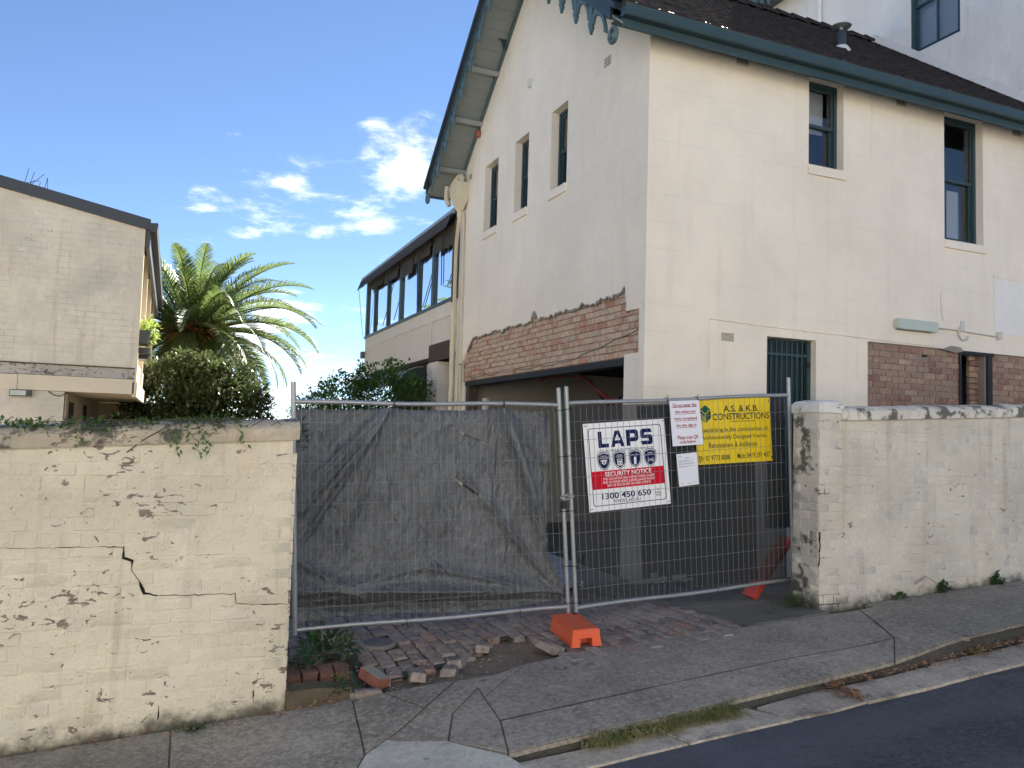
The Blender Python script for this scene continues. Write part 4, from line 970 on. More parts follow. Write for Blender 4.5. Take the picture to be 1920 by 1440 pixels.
for i in range(n-1):
    (a, za), (b, zb_) = rag[i], rag[i+1]
    m.add([(HX, a, za), (HX, b, zb_), (HX, b, 3.97), (HX, a, 3.97), (HX+.057, a, za), (HX+.057, b, zb_)], [(0, 1, 2, 3), (0, 4, 5, 1)])
build(m, 'render_edge', MT['render'], HS)
m = MB()                                                   # grey scratch coat showing in the broken edge
for i in range(3, n-2):
    (a, za), (b, zb_) = rag[i], rag[i+1]; da = .035*(.5+abs(mnoise.noise((a*6, 0, 9)))*1.3); db = .035*(.5+abs(mnoise.noise((b*6, 0, 9)))*1.3)
    m.add([(HX+.006, a, za+.002), (HX+.006, b, zb_+.002), (HX+.010, b, zb_-db), (HX+.010, a, za-da), (HX+.05, a, za-da), (HX+.05, b, zb_-db)], [(0, 1, 2, 3), (3, 2, 5, 4)])
build(m, 'scratch_coat', MT['scratch_coat'], HS)
m = MB(); m.lathe((HX+.012, 11.44, 3.855), [(.0, 0), (.02, .0), (.085, .01), (.07, .08), (.03, .12), (0, .125)], 10)
for i, v in enumerate(m.v): m.v[i] = (HX-.004+(v[0]-HX)*.14, v[1]+.02*mnoise.noise((v[1]*20, v[2]*20, 0)), v[2])
build(m, 'broken_render', MT['scratch_coat'], HS, 40)
# bare bricks over the opening
m = MB(); m.box(HX+.058, HX+.24, 8.335, 14.80, 3.02, 3.97); bp = build(m, 'bare_brick_band', MT['mortar_gable'], HS)
def ztop(Y):
    if Y < 8.66: return 3.60
    if Y > 14.2: return 3.845-(Y-14.2)*.74
    return 3.90
lay(bp, (HX+.045, 0, 0), (0, -1, 0), (-1, 0, 0), -14.79, -8.34, 3.03, 3.98, MT['brick_gable'], lambda u, z, a, b: z < ztop(-u)+.01, bl=.246, bh=.0865, joint=.012, bev=.004, jit=.003, depth=.05, bond='flemish', seed=41, limit=340)
# lintel steel and the old cable/mortar line over it
m = MB(); m.box(HX+.02, HX+.22, 8.665, 14.63, 2.93, 3.018); build(m, 'lintel', MT['steel_dark'], HS)
m = MB(); pts = [(HX+.036, 14.62-k*.21, 3.085+.012*sin(k*1.7)+.010*mnoise.noise((k*.7, 0, 0))+(.02*max(0, k-20)**1.15 if k > 20 else 0)) for k in range(31)]
m.tube(pts, [.006+.012*abs(mnoise.noise((k*.9, 3, 0))) for k in range(31)], 6); build(m, 'mortar_ridge', MT['cover_ring'], HS, 60)
# --- room behind the opening
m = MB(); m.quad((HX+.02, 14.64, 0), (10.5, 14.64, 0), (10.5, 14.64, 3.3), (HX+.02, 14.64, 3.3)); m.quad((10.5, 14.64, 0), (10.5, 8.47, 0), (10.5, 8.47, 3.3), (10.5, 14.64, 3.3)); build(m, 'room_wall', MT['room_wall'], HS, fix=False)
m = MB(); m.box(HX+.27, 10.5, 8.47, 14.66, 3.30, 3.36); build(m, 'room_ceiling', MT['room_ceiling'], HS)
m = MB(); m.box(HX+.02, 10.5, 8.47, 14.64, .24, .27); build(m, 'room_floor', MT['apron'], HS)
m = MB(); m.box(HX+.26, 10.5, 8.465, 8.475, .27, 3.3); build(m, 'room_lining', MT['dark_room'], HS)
for y in (9.2, 10.9, 12.6): part('ceiling_beam', MT['steel_dark'], HS, lambda mm: mm.box(HX+.24, 10.4, y, y+.12, 3.12, 3.299))
part('steel_column', MT['steel_dark'], HS, lambda mm: mm.box(HX+.5, HX+.6, 9.15, 9.25, .27, 3.1))
part('door_post', MT['board_dark'], HS, lambda mm: (mm.box(HX+.04, HX+.22, 14.45, 14.63, .27, 2.93)))
part('door_post', MT['pipe_white'], HS, lambda mm: (mm.box(HX+.30, HX+.36, 14.2, 14.4, .27, 2.7)))
def cable(name, pts, r, mat): 
    fine = []
    for i in range(len(pts)-1):
        for k in range(8):
            t = k/8; p0, p1, p2, p3 = [Vector(pts[min(len(pts)-1, max(0, i+d))]) for d in (-1, 0, 1, 2)]
            fine.append(.5*((2*p1)+(p2-p0)*t+(2*p0-5*p1+4*p2-p3)*t*t+(3*p1-p0-3*p2+p3)*t**3))
    fine.append(Vector(pts[-1])); m = MB(); m.tube(fine, r, 6); return build(m, name, mat, HS, 60)
cable('red_cable', [(5.9, 12.7, 2.98), (5.9, 11.9, 3.04), (5.9, 11.2, 3.0), (5.9, 10.6, 2.72), (5.95, 10.1, 2.55), (5.95, 9.7, 2.62), (5.95, 9.3, 2.78)], .018, MT['cable_red'])
cable('red_cable', [(5.9, 12.5, 3.02), (5.9, 11.5, 2.98), (5.9, 10.9, 2.86), (5.92, 10.4, 2.60), (5.95, 9.9, 2.5), (5.95, 9.3, 2.6)], .015, MT['cable_red'])
cable('dark_cable', [(5.92, 10.9, 2.9), (5.92, 10.3, 2.5), (5.95, 9.9, 2.62), (5.95, 9.4, 2.5), (5.95, 9.25, 2.7)], .018, MT['cable_black'])
cable('green_hose', [(5.75, 11.35, 3.2), (5.75, 11.37, 2.9), (5.75, 11.40, 2.4), (5.75, 11.42, 1.2)], .016, MT['cable_green'])
# --- bare brick and doorway in the side wall
m = MB()
DO = [(10.66, 11.19, .7, 3.40)]
wall(m, (0, HY+.048, 0), (1, 0, 0), (0, -1, 0), 8.795, 12.59, .7, 3.447, DO+[(9.885, 10.005, 3.30, 3.405)], .16); bs = build(m, 'bare_brick_panel', MT['mortar_side'], HS)
lay(bs, (0, HY+.036, 0), (1, 0, 0), (0, -1, 0), 8.80, 10.66, 2.385, 3.45, MT['brick_side'], lambda u, z, a, b: not (9.87 < u < 10.01 and z > 3.28), bl=.245, bh=.0865, joint=.010, bev=.003, jit=.0025, depth=.05, seed=51)
lay(bs, (0, HY+.036, 0), (1, 0, 0), (0, -1, 0), 11.34, 12.50, 2.385, 3.40, MT['brick_side'], None, bl=.245, bh=.0865, joint=.010, bev=.003, jit=.0025, depth=.05, seed=52)
lay(bs, (0, HY+.15, 0), (1, 0, 0), (0, -1, 0), 11.00, 11.19, 2.385, 3.40, MT['brick_side'], None, bl=.245, bh=.0865, joint=.010, bev=.003, jit=.0025, depth=.05, seed=53)
m = MB(); m.box(10.62, 10.655, HY+.01, HY+.3, .7, 3.41); m.box(10.66, 11.36, HY+.012, HY+.05, 3.40, 3.445); build(m, 'door_frame', MT['steel_dark'], HS)
m = MB(); m.box(11.22, 11.31, HY+.005, HY+.09, .7, 3.40); build(m, 'dark_pipe', MT['steel_dark'], HS)
m = MB(); m.box(10.3, 12.4, HY+1.7, HY+1.75, .3, 3.6); m.box(10.3, 12.4, HY+.27, HY+1.7, 3.45, 3.5); m.box(10.28, 10.3, HY+.27, HY+1.7, .3, 3.5); build(m, 'passage_wall', MT['room_ceiling'], HS)
for k in range(5): cable('cable_coil', [(10.98+(.24+.03*k)*cos(a)+.02*sin(3*a+k), HY+.5+.03*k, 3.02+(.16+.012*k)*sin(a)) for a in frange(k*.7, k*.7+5.6, 9)], .012, MT['cable_black'])
m = MB(); m.prism([(10.22, HY-.006, 3.435), (10.42, HY-.006, 3.50), (10.62, HY-.006, 3.49), (10.68, HY-.006, 3.43), (10.5, HY-.006, 3.40), (10.35, HY-.006, 3.425)], (0, .02, 0)); build(m, 'broken_render', MT['scratch_coat'], HS)
# --- windows
def window(O, U, N, u0, u1, z0, z1, dep, glassm, fw_=.055, meet=.5, mat='teal', name='window', mull=False, lining=True):
    O = Vector(O); U = Vector(U); N = Vector(N); P = lambda u, n, z: O+U*u+N*n+Vector((0, 0, z))
    def bx(mb, a, b, c, d, n0, n1):
        vs = [P(u, n, z) for z in (c, d) for n in (n0, n1) for u in (a, b)]; mb.add(vs, [(0,2,3,1),(4,5,7,6),(0,1,5,4),(2,6,7,3),(0,4,6,2),(1,3,7,5)])
    zm = z0+(z1-z0)*meet; m = MB(); e = .002
    bx(m, u0+e, u0+fw_, z0+e, z1-e, -dep-.09, -dep); bx(m, u1-fw_, u1-e, z0+e, z1-e, -dep-.09, -dep); bx(m, u0+fw_, u1-fw_, z1-fw_, z1-e, -dep-.09, -dep); bx(m, u0+fw_, u1-fw_, z0+e, z0+fw_*.9, -dep-.09, -dep+.012)
    w_ = build(m, name, MT[mat], HS)
    for k, (a, b, off) in enumerate(((z0+fw_*.9, zm+.02, -.05), (zm-.02, z1-fw_, -.022))):
        m = MB(); s = .042; n0 = -dep+off-.03; n1 = -dep+off; ua, ub = u0+fw_, u1-fw_
        bx(m, ua, ua+s, a, b, n0, n1); bx(m, ub-s, ub, a, b, n0, n1); bx(m, ua+s, ub-s, a, a+s, n0, n1); bx(m, ua+s, ub-s, b-s, b, n0, n1)
        if mull: um = (ua+ub)/2; bx(m, um-.018, um+.018, a+s, b-s, n0, n1)
        sh_ = build(m, 'sash', MT[mat], w_)
        m = MB(); pn = (n0+n1)/2; m.quad(P(ua+s, pn, a+s), P(ub-s, pn, a+s), P(ub-s, pn, b-s), P(ua+s, pn, b-s)); build(m, 'pane', MT[glassm], w_, fix=False)
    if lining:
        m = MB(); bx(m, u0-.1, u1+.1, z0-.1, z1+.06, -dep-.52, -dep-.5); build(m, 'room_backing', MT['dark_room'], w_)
    return w_
def sill(O, U, N, u0, u1, z0, z1, pr):
    O = Vector(O); U = Vector(U); N = Vector(N); P = lambda u, n, z: O+U*u+N*n+Vector((0, 0, z)); m = MB()
    m.add([P(u, n, z) for u in (u0, u1) for n, z in ((-.2, z0), (pr, z0), (pr, z1-.012), (-.2, z1))], [(0,1,2,3),(4,7,6,5),(0,4,5,1),(1,5,6,2),(2,6,7,3),(3,7,4,0)]); build(m, 'sill', MT['render'], HS)
SO, SU, SN = (0, HY, 0), (1, 0, 0), (0, -1, 0); GO, GU, GN = (HX, 0, 0), (0, -1, 0), (-1, 0, 0)
w1 = window(SO, SU, SN, 7.72, 8.34, 5.775, 6.99, .12, 'glass'); w2 = window(SO, SU, SN, 10.30, 11.13, 5.07, 6.99, .12, 'glass')
for a, b in ((-13.84, -13.17), (-12.40, -11.83), (-10.98, -10.42)): window(GO, GU, GN, a, b, 5.765, 7.02, .13, 'glass', .05); sill(GO, GU, GN, a-.015, b+.015, 5.625, 5.763, .035)
sill(SO, SU, SN, 7.70, 8.36, 5.635, 5.772, .035); sill(SO, SU, SN, 10.28, 11.16, 4.94, 5.068, .035)
# blinds half seen behind the panes
m = MB(); m.box(7.80, 8.25, HY+.30, HY+.31, 6.35, 6.95); build(m, 'blind', MT['blind'], w1)
m = MB(); m.box(10.75, 11.0, HY+.32, HY+.33, 5.1, 5.95); m.box(10.60, 10.63, HY+.30, HY+.31, 5.1, 5.9); build(m, 'blind', MT['blind'], w2)
# barred door
m = MB(); m.box(7.05, 7.86, HY+.20, HY+.24, .9, 3.38); gd = build(m, 'security_door', MT['teal_dark'], HS)
for i in range(9):
    x = 7.10+i*.088; part('bar', MT['teal'], gd, lambda mm: mm.box(x, x+.022, HY+.10, HY+.122, .9, 3.36))
for z in (2.36, 3.16): part('bar', MT['teal'], gd, lambda mm: mm.box(7.06, 7.85, HY+.096, HY+.099, z, z+.035))
part('hinge', MT['steel_dark'], gd, lambda mm: mm.box(7.79, 7.84, HY+.07, HY+.10, 3.02, 3.10)); part('door_stile', MT['teal'], gd, lambda mm: (mm.box(7.05, 7.09, HY+.09, HY+.13, .9, 3.38), mm.box(7.80, 7.86, HY+.09, HY+.13, .9, 3.38)))
# air bricks, lamp, conduits, patch of newer render
def airbrick(O, U, N, u0, u1, z0, z1, mat='vent', slots=(4, 5), pr=.004):
    O = Vector(O); U = Vector(U); N = Vector(N); P = lambda u, n, z: O+U*u+N*n+Vector((0, 0, z)); m = MB()
    m.add([P(u, n, z) for z in (z0, z1) for n in (-.03, pr) for u in (u0, u1)], [(0,2,3,1),(4,5,7,6),(0,1,5,4),(2,6,7,3),(0,4,6,2),(1,3,7,5)]); a = build(m, 'air_brick', MT[mat], HS)
    m = MB(); nr, nc = slots
    for i in range(nc):
        for j in range(nr):
            u = u0+(u1-u0)*(i+.65)/(nc+.3); z = z0+(z1-z0)*(j+.65)/(nr+.3); du = (u1-u0)/nc*.28; dz = (z1-z0)/nr*.30
            m.quad(P(u-du, pr+.0015, z-dz), P(u+du, pr+.0015, z-dz), P(u+du, pr+.0015, z+dz), P(u-du, pr+.0015, z+dz))
    build(m, 'slots', MT['vent_dark'], a, fix=False)
airbrick(SO, SU, SN, 6.325, 6.515, 3.272, 3.373, 'vent', (5, 7), -.012)
for u in (6.50, 9.33, 11.80): airbrick(SO, SU, SN, u, u+.20, 6.89, 7.02, 'vent', (1, 5))
airbrick(GO, GU, GN, -9.345, -9.155, 7.03, 7.17, 'vent', (3, 4)); airbrick(GO, GU, GN, -14.72, -14.55, 7.0, 7.15, 'vent', (1, 1))
m = MB(); m.prism([(9.29, HY-.01, 3.66), (10.03, HY-.01, 3.66), (10.05, HY-.01, 3.68), (10.05, HY-.01, 3.775), (10.02, HY-.01, 3.80), (9.30, HY-.01, 3.80), (9.275, HY-.01, 3.78), (9.275, HY-.01, 3.68)], (0, -.09, 0)); build(m, 'batten_lamp', MT['lamp_box'], HS, 30)
m = MB(); m.box(9.33, 10.0, HY-.003, HY-.014, 3.65, 3.81); build(m, 'lamp_plate', MT['vent_dark'], HS)
cable('conduit', [(10.05, HY-.02, 3.735), (10.5, HY-.02, 3.735), (10.9, HY-.02, 3.72), (11.42, HY-.02, 3.70)], .012, MT['pipe_white'])
cable('conduit', [(6.14, HY-.008, 3.535), (6.8, HY-.008, 3.515), (7.6, HY-.008, 3.50), (8.4, HY-.008, 3.49), (9.3, HY-.008, 3.475), (10.1, HY-.008, 3.47)], .0065, MT['render'])
cable('conduit', [(6.135, HY-.008, 3.535), (6.13, HY-.008, 3.3), (6.13, HY-.008, 2.9)], .005, MT['render'])
cable('hook_cable', [(10.60, HY-.02, 3.80), (10.55, HY-.02, 3.70), (10.60, HY-.025, 3.61), (10.70, HY-.03, 3.60), (10.74, HY-.03, 3.66)], .013, MT['pipe_white'])
m = MB(); m.box(11.38, 11.46, HY-.05, HY, 3.66, 3.78); m.box(10.62, 10.70, HY-.012, HY-.002, 3.74, 3.88); build(m, 'junction_box', MT['pipe_white'], HS)
cable('hanging_wire', [(10.20, HY-.006, 4.25), (10.22, HY-.008, 4.0), (10.25, HY-.006, 3.86)], .005, MT['pipe_white'])
m = MB(); m.box(11.34, 12.6, HY-.008, HY-.001, 3.76, 4.60); build(m, 'new_render_patch', MT['render_back'], HS)
m = MB(); m.box(11.33, 12.6, HY-.02, HY-.009, 4.60, 4.64); build(m, 'drip_ledge', MT['render'], HS)
m = MB(); m.box(HX-.06, HX, 11.75, 11.83, 7.75, 7.88); build(m, 'sensor', MT['sensor_white'], HS); m = MB(); m.lathe((HX-.03, 14.19, 7.70), [(.0, 0), (.05, .02), (.07, .08), (.05, .14), (0, .16)], 10); build(m, 'alarm_siren', MT['alarm_red'], HS, 40)
# --- roof: deck, soffit, tiles, gutter, barge
VX = 4.55
m = MB(); E0, E1 = 7.86, 15.54
m.prism([(VX+.06, E0, rt(E0)-.10), (VX+.06, 11.7, rt(11.7)-.10), (VX+.06, E1, rt(E1)-.10), (VX+.06, E1, rt(E1)), (VX+.06, 11.7, rt(11.7)), (VX+.06, E0, rt(E0))], (12.715-VX-.06, 0, 0)); rf = build(m, 'roof', MT['gutter_metal'], HS)
m = MB(); L_s = 3.84*sqrt(1+0.81**2); nb = 26                    # lining boards of the overhang
for sgn in (-1, 1):
    for i in range(nb):
        d0, d1 = 3.84*i/nb+.004, 3.84*(i+1)/nb-.004; f = lambda d: (11.7+sgn*d, 7.295+.81*(3.267-d))
        (ya, za), (yb, zb2) = f(d0), f(d1); m.add([(x, y, z) for x in (VX+.03, HX-.001) for y, z in ((ya, za), (yb, zb2), (yb, zb2+.03), (ya, za+.03))], [(0,1,2,3),(4,7,6,5),(0,4,5,1),(3,2,6,7),(0,3,7,4),(1,5,6,2)])
sf = build(m, 'soffit_lining', MT['soffit'], HS)
for d in (1.60, 2.40, 3.26):
    for sgn in (1, -1):
        y = 11.7+sgn*d; z = 7.295+.81*(3.267-d); part('purlin_end', MT['white_trim'], HS, lambda mm: mm.beam((VX+.05, y, z-.04), (HX, y, z-.04), .09, .09, (0, -sgn*.64, .77)))
part('purlin_trim', MT['teal_light'], HS, lambda mm: [mm.beam((HX-.02, 11.7+s*3.5, 7.295+.81*(3.267-3.5)-.03), (HX-.02, 11.7, 7.295+.81*3.267-.03), .04, .07, (1, 0, 0)) for s in (1, -1)])
for sgn in (1, -1): part('bracket', MT['teal'], HS, lambda mm: (mm.box(HX-.16, HX-.002, 11.7+sgn*1.22-.07, 11.7+sgn*1.22+.07, 9.05, 10.0-0.81*1.0), mm.box(HX-.20, HX-.002, 11.7+sgn*1.22-.09, 11.7+sgn*1.22+.09, 9.0, 9.06), mm.prism([(HX-.08-.07, 11.7+sgn*1.22-.06, 9.0), (HX-.02, 11.7+sgn*1.22-.06, 9.0), (HX-.03, 11.7+sgn*1.22-.06, 8.88)], (0, .12, 0))))
# bargeboards with a pierced valance of arches and drops
for sgn, nm in ((1, 'far'), (-1, 'near')):
    f = lambda d, e=0: Vector((VX, 11.7+sgn*d, 7.295+.81*(3.267-d)+e))
    m = MB(); m.prism([f(0, -.03), f(3.62, -.03), f(3.62, .20), f(0, .20)], (.045, 0, 0)); bg_ = build(m, 'bargeboard', MT['teal'], HS)
    m = MB(); m.prism([f(0, .145), f(3.80, .145), f(3.80, .215), f(0, .215)], (-.06, 0, 0)); build(m, 'barge_moulding', MT['gutter_metal'], HS)
    k = 0; d = .1; pitch = .43
    while d+pitch < 3.75:
        m = MB(); o = Vector((.004, 0, 0)); cy_ = d+pitch/2; base = lambda q, e: f(q, e)+o
        drop = [base(d-.045, -.035+0.81*0), base(d+.045, -.035), base(d+.045, -.26), base(d+.06, -.29), base(d, -.40), base(d-.06, -.29), base(d-.045, -.26)]
        m.prism(drop, (.034, 0, 0))
        aa = frange(0, pi, 8); mid = f(cy_, 0).z
        out = []; inn = []
        for a in aa:
            q = cy_+.19*cos(a); out.append(Vector((VX+.006, 11.7+sgn*q, f(q, 0).z-.24+.235*sin(a)))); q2 = cy_+.135*cos(a); inn.append(Vector((VX+.006, 11.7+sgn*q2, f(q2, 0).z-.24+.17*sin(a))))
        for i in range(8): m.prism([out[i], out[i+1], inn[i+1], inn[i]], (.03, 0, 0))
        build(m, 'valance_drop', MT['teal_light'], bg_); d += pitch
    m = MB(); e = f(3.70, -.20); rr3 = [e+Vector((0, .075*cos(a), .085*sin(a))) for a in frange(0, 2*pi, 14)]; m.tube(rr3, .03, 6); build(m, 'scroll_end', MT['teal_light'], bg_, 60)
# fascia, gutter
for sgn in (1, -1):
    ye = 11.7+sgn*3.84
    m = MB(); m.box(VX+.05, 12.71, min(ye, ye-sgn*.025), max(ye, ye-sgn*.025), 6.80, 7.04); build(m, 'fascia', MT['teal'], HS)
    m = MB(); ya = ye+sgn*.002; yb = ye+sgn*.11
    prof = [(ya, 6.90), (yb-sgn*.015, 6.90), (yb, 6.92), (yb, 7.02), (yb+sgn*.008, 7.045), (yb-sgn*.004, 7.055), (ya, 7.04)]
    m.prism([(VX+.02, y, z) for y, z in prof], (12.69-VX, 0, 0)); build(m, 'roof_gutter', MT['teal'], HS)
    m = MB(); m.box(VX+.08, 12.70, min(ye-sgn*.026, 11.7+sgn*3.5), max(ye-sgn*.026, 11.7+sgn*3.5), 6.985, 7.0)
    if sgn < 0: build(m, 'eave_lining', MT['teal'], HS)
# tiles
m = MB(); rg = random.Random(8); EXP = .285; cw = .245; nrow = int(3.95*sqrt(1+.79**2)/EXP); ct = 1/sqrt(1+.79**2); st = .79*ct
for sgn in (-1, 1):
    for r in range(nrow+1):
        s0 = r*EXP; s1 = min(s0+EXP+.06, 3.90/ct)
        if s1-s0 < .1: continue
        for c in range(int((12.70-VX)/cw)+1):
            x0 = VX-.03+c*cw+(cw/2 if r % 2 else 0); x1 = min(x0+cw-.006, 12.705)
            if x1-x0 < .05: continue
            lift = rg.gauss(0, .006); prof = [(0, .012), (.18, .034), (.42, .040), (.60, .020), (.78, .012), (1, .030)]
            vs = []
            for s_, h in ((s0-.03, .048), (s1, .012)):
                for t_, b_ in prof:
                    d = 3.90-s_*ct; nrm = (h+b_*.8+lift+rg.gauss(0, .002)); y = 11.7+sgn*(d+nrm*st); z = 7.06+.79*(3.84-d)+nrm*ct
                    vs.append((x0+(x1-x0)*t_, y, z))
            k = len(prof)
            for t_, b_ in prof: d = 3.90-(s0-.03)*ct; nrm = .002; vs.append((x0+(x1-x0)*t_, 11.7+sgn*(d+nrm*st), 7.06+.79*(3.84-d)+nrm*ct))
            m.add(vs, [(i, i+1, k+i+1, k+i) for i in range(k-1)]+[(i, 2*k+i, 2*k+i+1, i+1) for i in range(k-1)])
build(m, 'roof_tiles', MT['tile'], HS, 30, kind='stuff')
for c in range(22):
    x0 = VX-.02+c*.375; m = MB(); zz = rt(11.7)+.03
    A = [(x0, 11.7+.13*cos(a), zz+.025+.11*sin(a)) for a in frange(-.2, pi+.2, 8)]; B = [(min(x0+.40, 12.70), 11.7+.115*cos(a), zz+.095*sin(a)) for a in frange(-.2, pi+.2, 8)]
    m.add(A+B, [(i, i+1, 10+i, 9+i) for i in range(8)]+[tuple(range(9))]); build(m, 'ridge_tile', MT['tile'], rf, 50)
m = MB()                                                   # mortar flashing up the tall wall
for i in range(14):
    d0, d1 = 3.7*i/14, 3.7*(i+1)/14; f = lambda d: (11.7-d, rt(11.7-d)); (ya, za), (yb, zb2) = f(d0), f(d1); h = .20+.05*mnoise.noise((i*1.3, 0, 0))
    m.add([(12.58, ya, za+.10), (12.58, yb, zb2+.10), (12.70, yb, zb2+h+.05), (12.70, ya, za+h+.06), (12.71, ya, za+h), (12.71, yb, zb2+h)], [(0,1,2,3),(3,2,5,4)])
build(m, 'flashing', MT['flash_white'], HS, 40)
fl = empty('roof_flue', (9.35, 9.25, 7.9), 'squat metal flue with a disc cowl standing on the tiled roof', 'flue'); zr = rt(9.25)
part('pipe', MT['gutter_metal'], fl, lambda mm: mm.lathe((9.35, 9.25, zr-.2), [(.095, 0), (.095, .28), (.075, .285), (.075, .50), (.06, .52)], 16), 40)
part('cowl', MT['galv'], fl, lambda mm: (mm.lathe((9.35, 9.25, zr+.34), [(.03, 0), (.03, .04), (.15, .055), (.155, .062), (.05, .085), (0, .09)], 20),), 40)
part('collar', MT['flash_white'], fl, lambda mm: mm.lathe((9.35, 9.25, zr-.05), [(.14, 0), (.14, .06), (.10, .12)], 16), 40)
# --- rainwater head and pipes on the corner
m = MB()
def rh(z, x0, x1, y0, y1): return [(x0, y0, z), (x1, y0, z), (x1, y1, z), (x0, y1, z)]
rs = [rh(6.44, 5.02, 5.12, 14.84, 14.96), rh(6.66, 4.92, 5.188, 14.72, 15.06), rh(6.98, 4.92, 5.188, 14.72, 15.06)]
m.add([p for r_ in rs for p in r_], [(3,2,1,0)]+[(4*i+k, 4*i+(k+1) % 4, 4*i+4+(k+1) % 4, 4*i+4+k) for i in range(2) for k in range(4)]+[(8,9,10,11)]); build(m, 'rain_head', MT['pipe_cream'], HS)
cable('drain_pipe', [(5.07, 14.90, 6.46), (5.07, 14.90, 6.25), (5.06, 15.02, 5.95), (5.05, 15.04, 5.4), (5.05, 15.0, 4.0), (5.05, 14.98, .3)], .055, MT['pipe_cream'])
cable('drain_pipe', [(5.07, 14.86, 6.98), (5.07, 14.86, 7.12), (5.05, 15.0, 7.13), (4.98, 15.2, 6.95), (4.98, 15.3, 6.8)], .055, MT['pipe_cream'])
cable('drain_pipe', [(4.90, 15.25, 7.0), (4.90, 15.25, 6.75), (4.95, 15.2, 6.6)], .05, MT['pipe_cream'])
cable('thin_pipe', [(5.14, 14.86, 6.4), (5.15, 14.84, 5.9), (5.15, 14.80, 4.0), (5.15, 14.80, 3.3), (5.15, 14.74, 3.1), (5.15, 14.74, .3)], .020, MT['pipe_cream'])
cable('thin_pipe', [(5.14, 14.70, 3.38), (5.13, 14.80, 3.36), (5.12, 14.84, 3.2), (5.12, 14.82, 3.0), (5.12, 14.82, .3)], .024, MT['pipe_white'])
cable('rust_streak', [(5.012, 14.875, 6.3), (5.0, 14.97, 5.95), (4.998, 15.0, 5.5), (4.998, 14.985, 4.6)], .018, MT['rust'])
# other outside walls, closing the body of the house
m = MB(); m.box(HX+.26, 12.715, 14.94, 15.2, 0, 7.05); build(m, 'rear_wall', MT['render'], HS); 
# --- glazed verandah beyond the gable
V0, V1, VB = 15.21, 23.45, 8.2
m = MB(); m.box(HX+.02, VB, V0, V1, 3.84, 3.98); build(m, 'verandah_floor', MT['board_dark'], HS)
m = MB(); m.box(VB, VB+.12, V0, V1, 3.98, 6.5); build(m, 'verandah_inner_wall', MT['board_cream'], HS)
m = MB(); m.prism([(HX-.10, V0, 6.50), (VB+.2, V0, 6.75), (VB+.2, V0, 6.82), (HX-.10, V0, 6.57)], (0, V1-V0+.25, 0)); build(m, 'verandah_roof', MT['gutter_metal'], HS)
m = MB(); m.box(HX-.14, HX-.101, V0, V1+.3, 6.47, 6.585); build(m, 'verandah_gutter', MT['galv'], HS)
m = MB(); m.box(HX-.02, HX+.02, V0, V1, 4.44, 4.73); m.box(HX-.015, HX+.02, V0, V1, 3.66, 3.90); build(m, 'verandah_beam', MT['board_cream'], HS)
for y0, y1 in ((15.30, 16.85), (17.0, 20.05), (20.2, 23.35)):
    y = y0
    while y < y1-.02:
        part('lining_board', MT['board_cream'], HS, lambda mm: mm.box(HX, HX+.018, y+.007, min(y+.103, y1), 3.90, 4.44))
        y += .11
for y in (15.24, 16.92, 20.12, 23.38): part('verandah_stile', MT['board_cream'], HS, lambda mm: mm.box(HX-.022, HX+.03, y-.07, y+.07, 3.90, 4.44))
m = MB(); m.box(HX+.018, HX+.03, V0, V1, 3.90, 4.44); build(m, 'lining_gap', MT['board_dark'], HS)
y = 15.36
while y < 16.88: part('dark_board', MT['board_dark'], HS, lambda mm: mm.box(HX-.026, HX-.018, y, y+.10, 3.55, 3.93)); y += .107
for y in (15.25, 16.85, 18.0, 19.6, 20.9, 22.4, 23.40):
    wd = .085 if y in (15.25, 16.85, 19.6, 23.40) else .05
    part('verandah_post', MT['teal_dark'] if wd < .08 else MT['teal'], HS, lambda mm: mm.box(HX-.03, HX+.06, y-wd, y+wd, 4.73, 6.5))
part('verandah_sill', MT['teal'], HS, lambda mm: mm.box(HX-.05, HX+.07, V0, V1+.02, 4.73, 4.80))
part('verandah_head', MT['teal_dark'], HS, lambda mm: mm.box(HX-.02, HX+.07, V0, V1, 6.25, 6.49))
ys_ = [15.335, 16.765, 16.935, 17.95, 18.05, 19.515, 19.685, 20.85, 20.95, 22.35, 22.45, 23.315]
for a, b in zip(ys_[::2], ys_[1::2]): 
    m = MB(); m.quad((HX+.02, a, 4.80), (HX+.02, b, 4.80), (HX+.02, b, 6.25), (HX+.02, a, 6.25)); build(m, 'verandah_pane', MT['glass_clear'], HS, fix=False)
for x in (HX+.1, HX+1.1, HX+2.1, VB-.1): part('verandah_post', MT['teal'], HS, lambda mm: mm.box(x-.05, x+.05, V1-.06, V1, 4.73, 6.5))
part('end_panel', MT['board_cream'], HS, lambda mm: mm.box(HX+.02, VB, V1-.03, V1, 3.84, 4.75))
for a, b in ((HX+.15, HX+1.05), (HX+1.15, HX+2.05), (HX+2.15, VB-.15)):
    m = MB(); m.quad((a, V1-.03, 4.75), (b, V1-.03, 4.75), (b, V1-.03, 6.5), (a, V1-.03, 6.5)); build(m, 'verandah_pane', MT['glass_clear'], HS, fix=False)
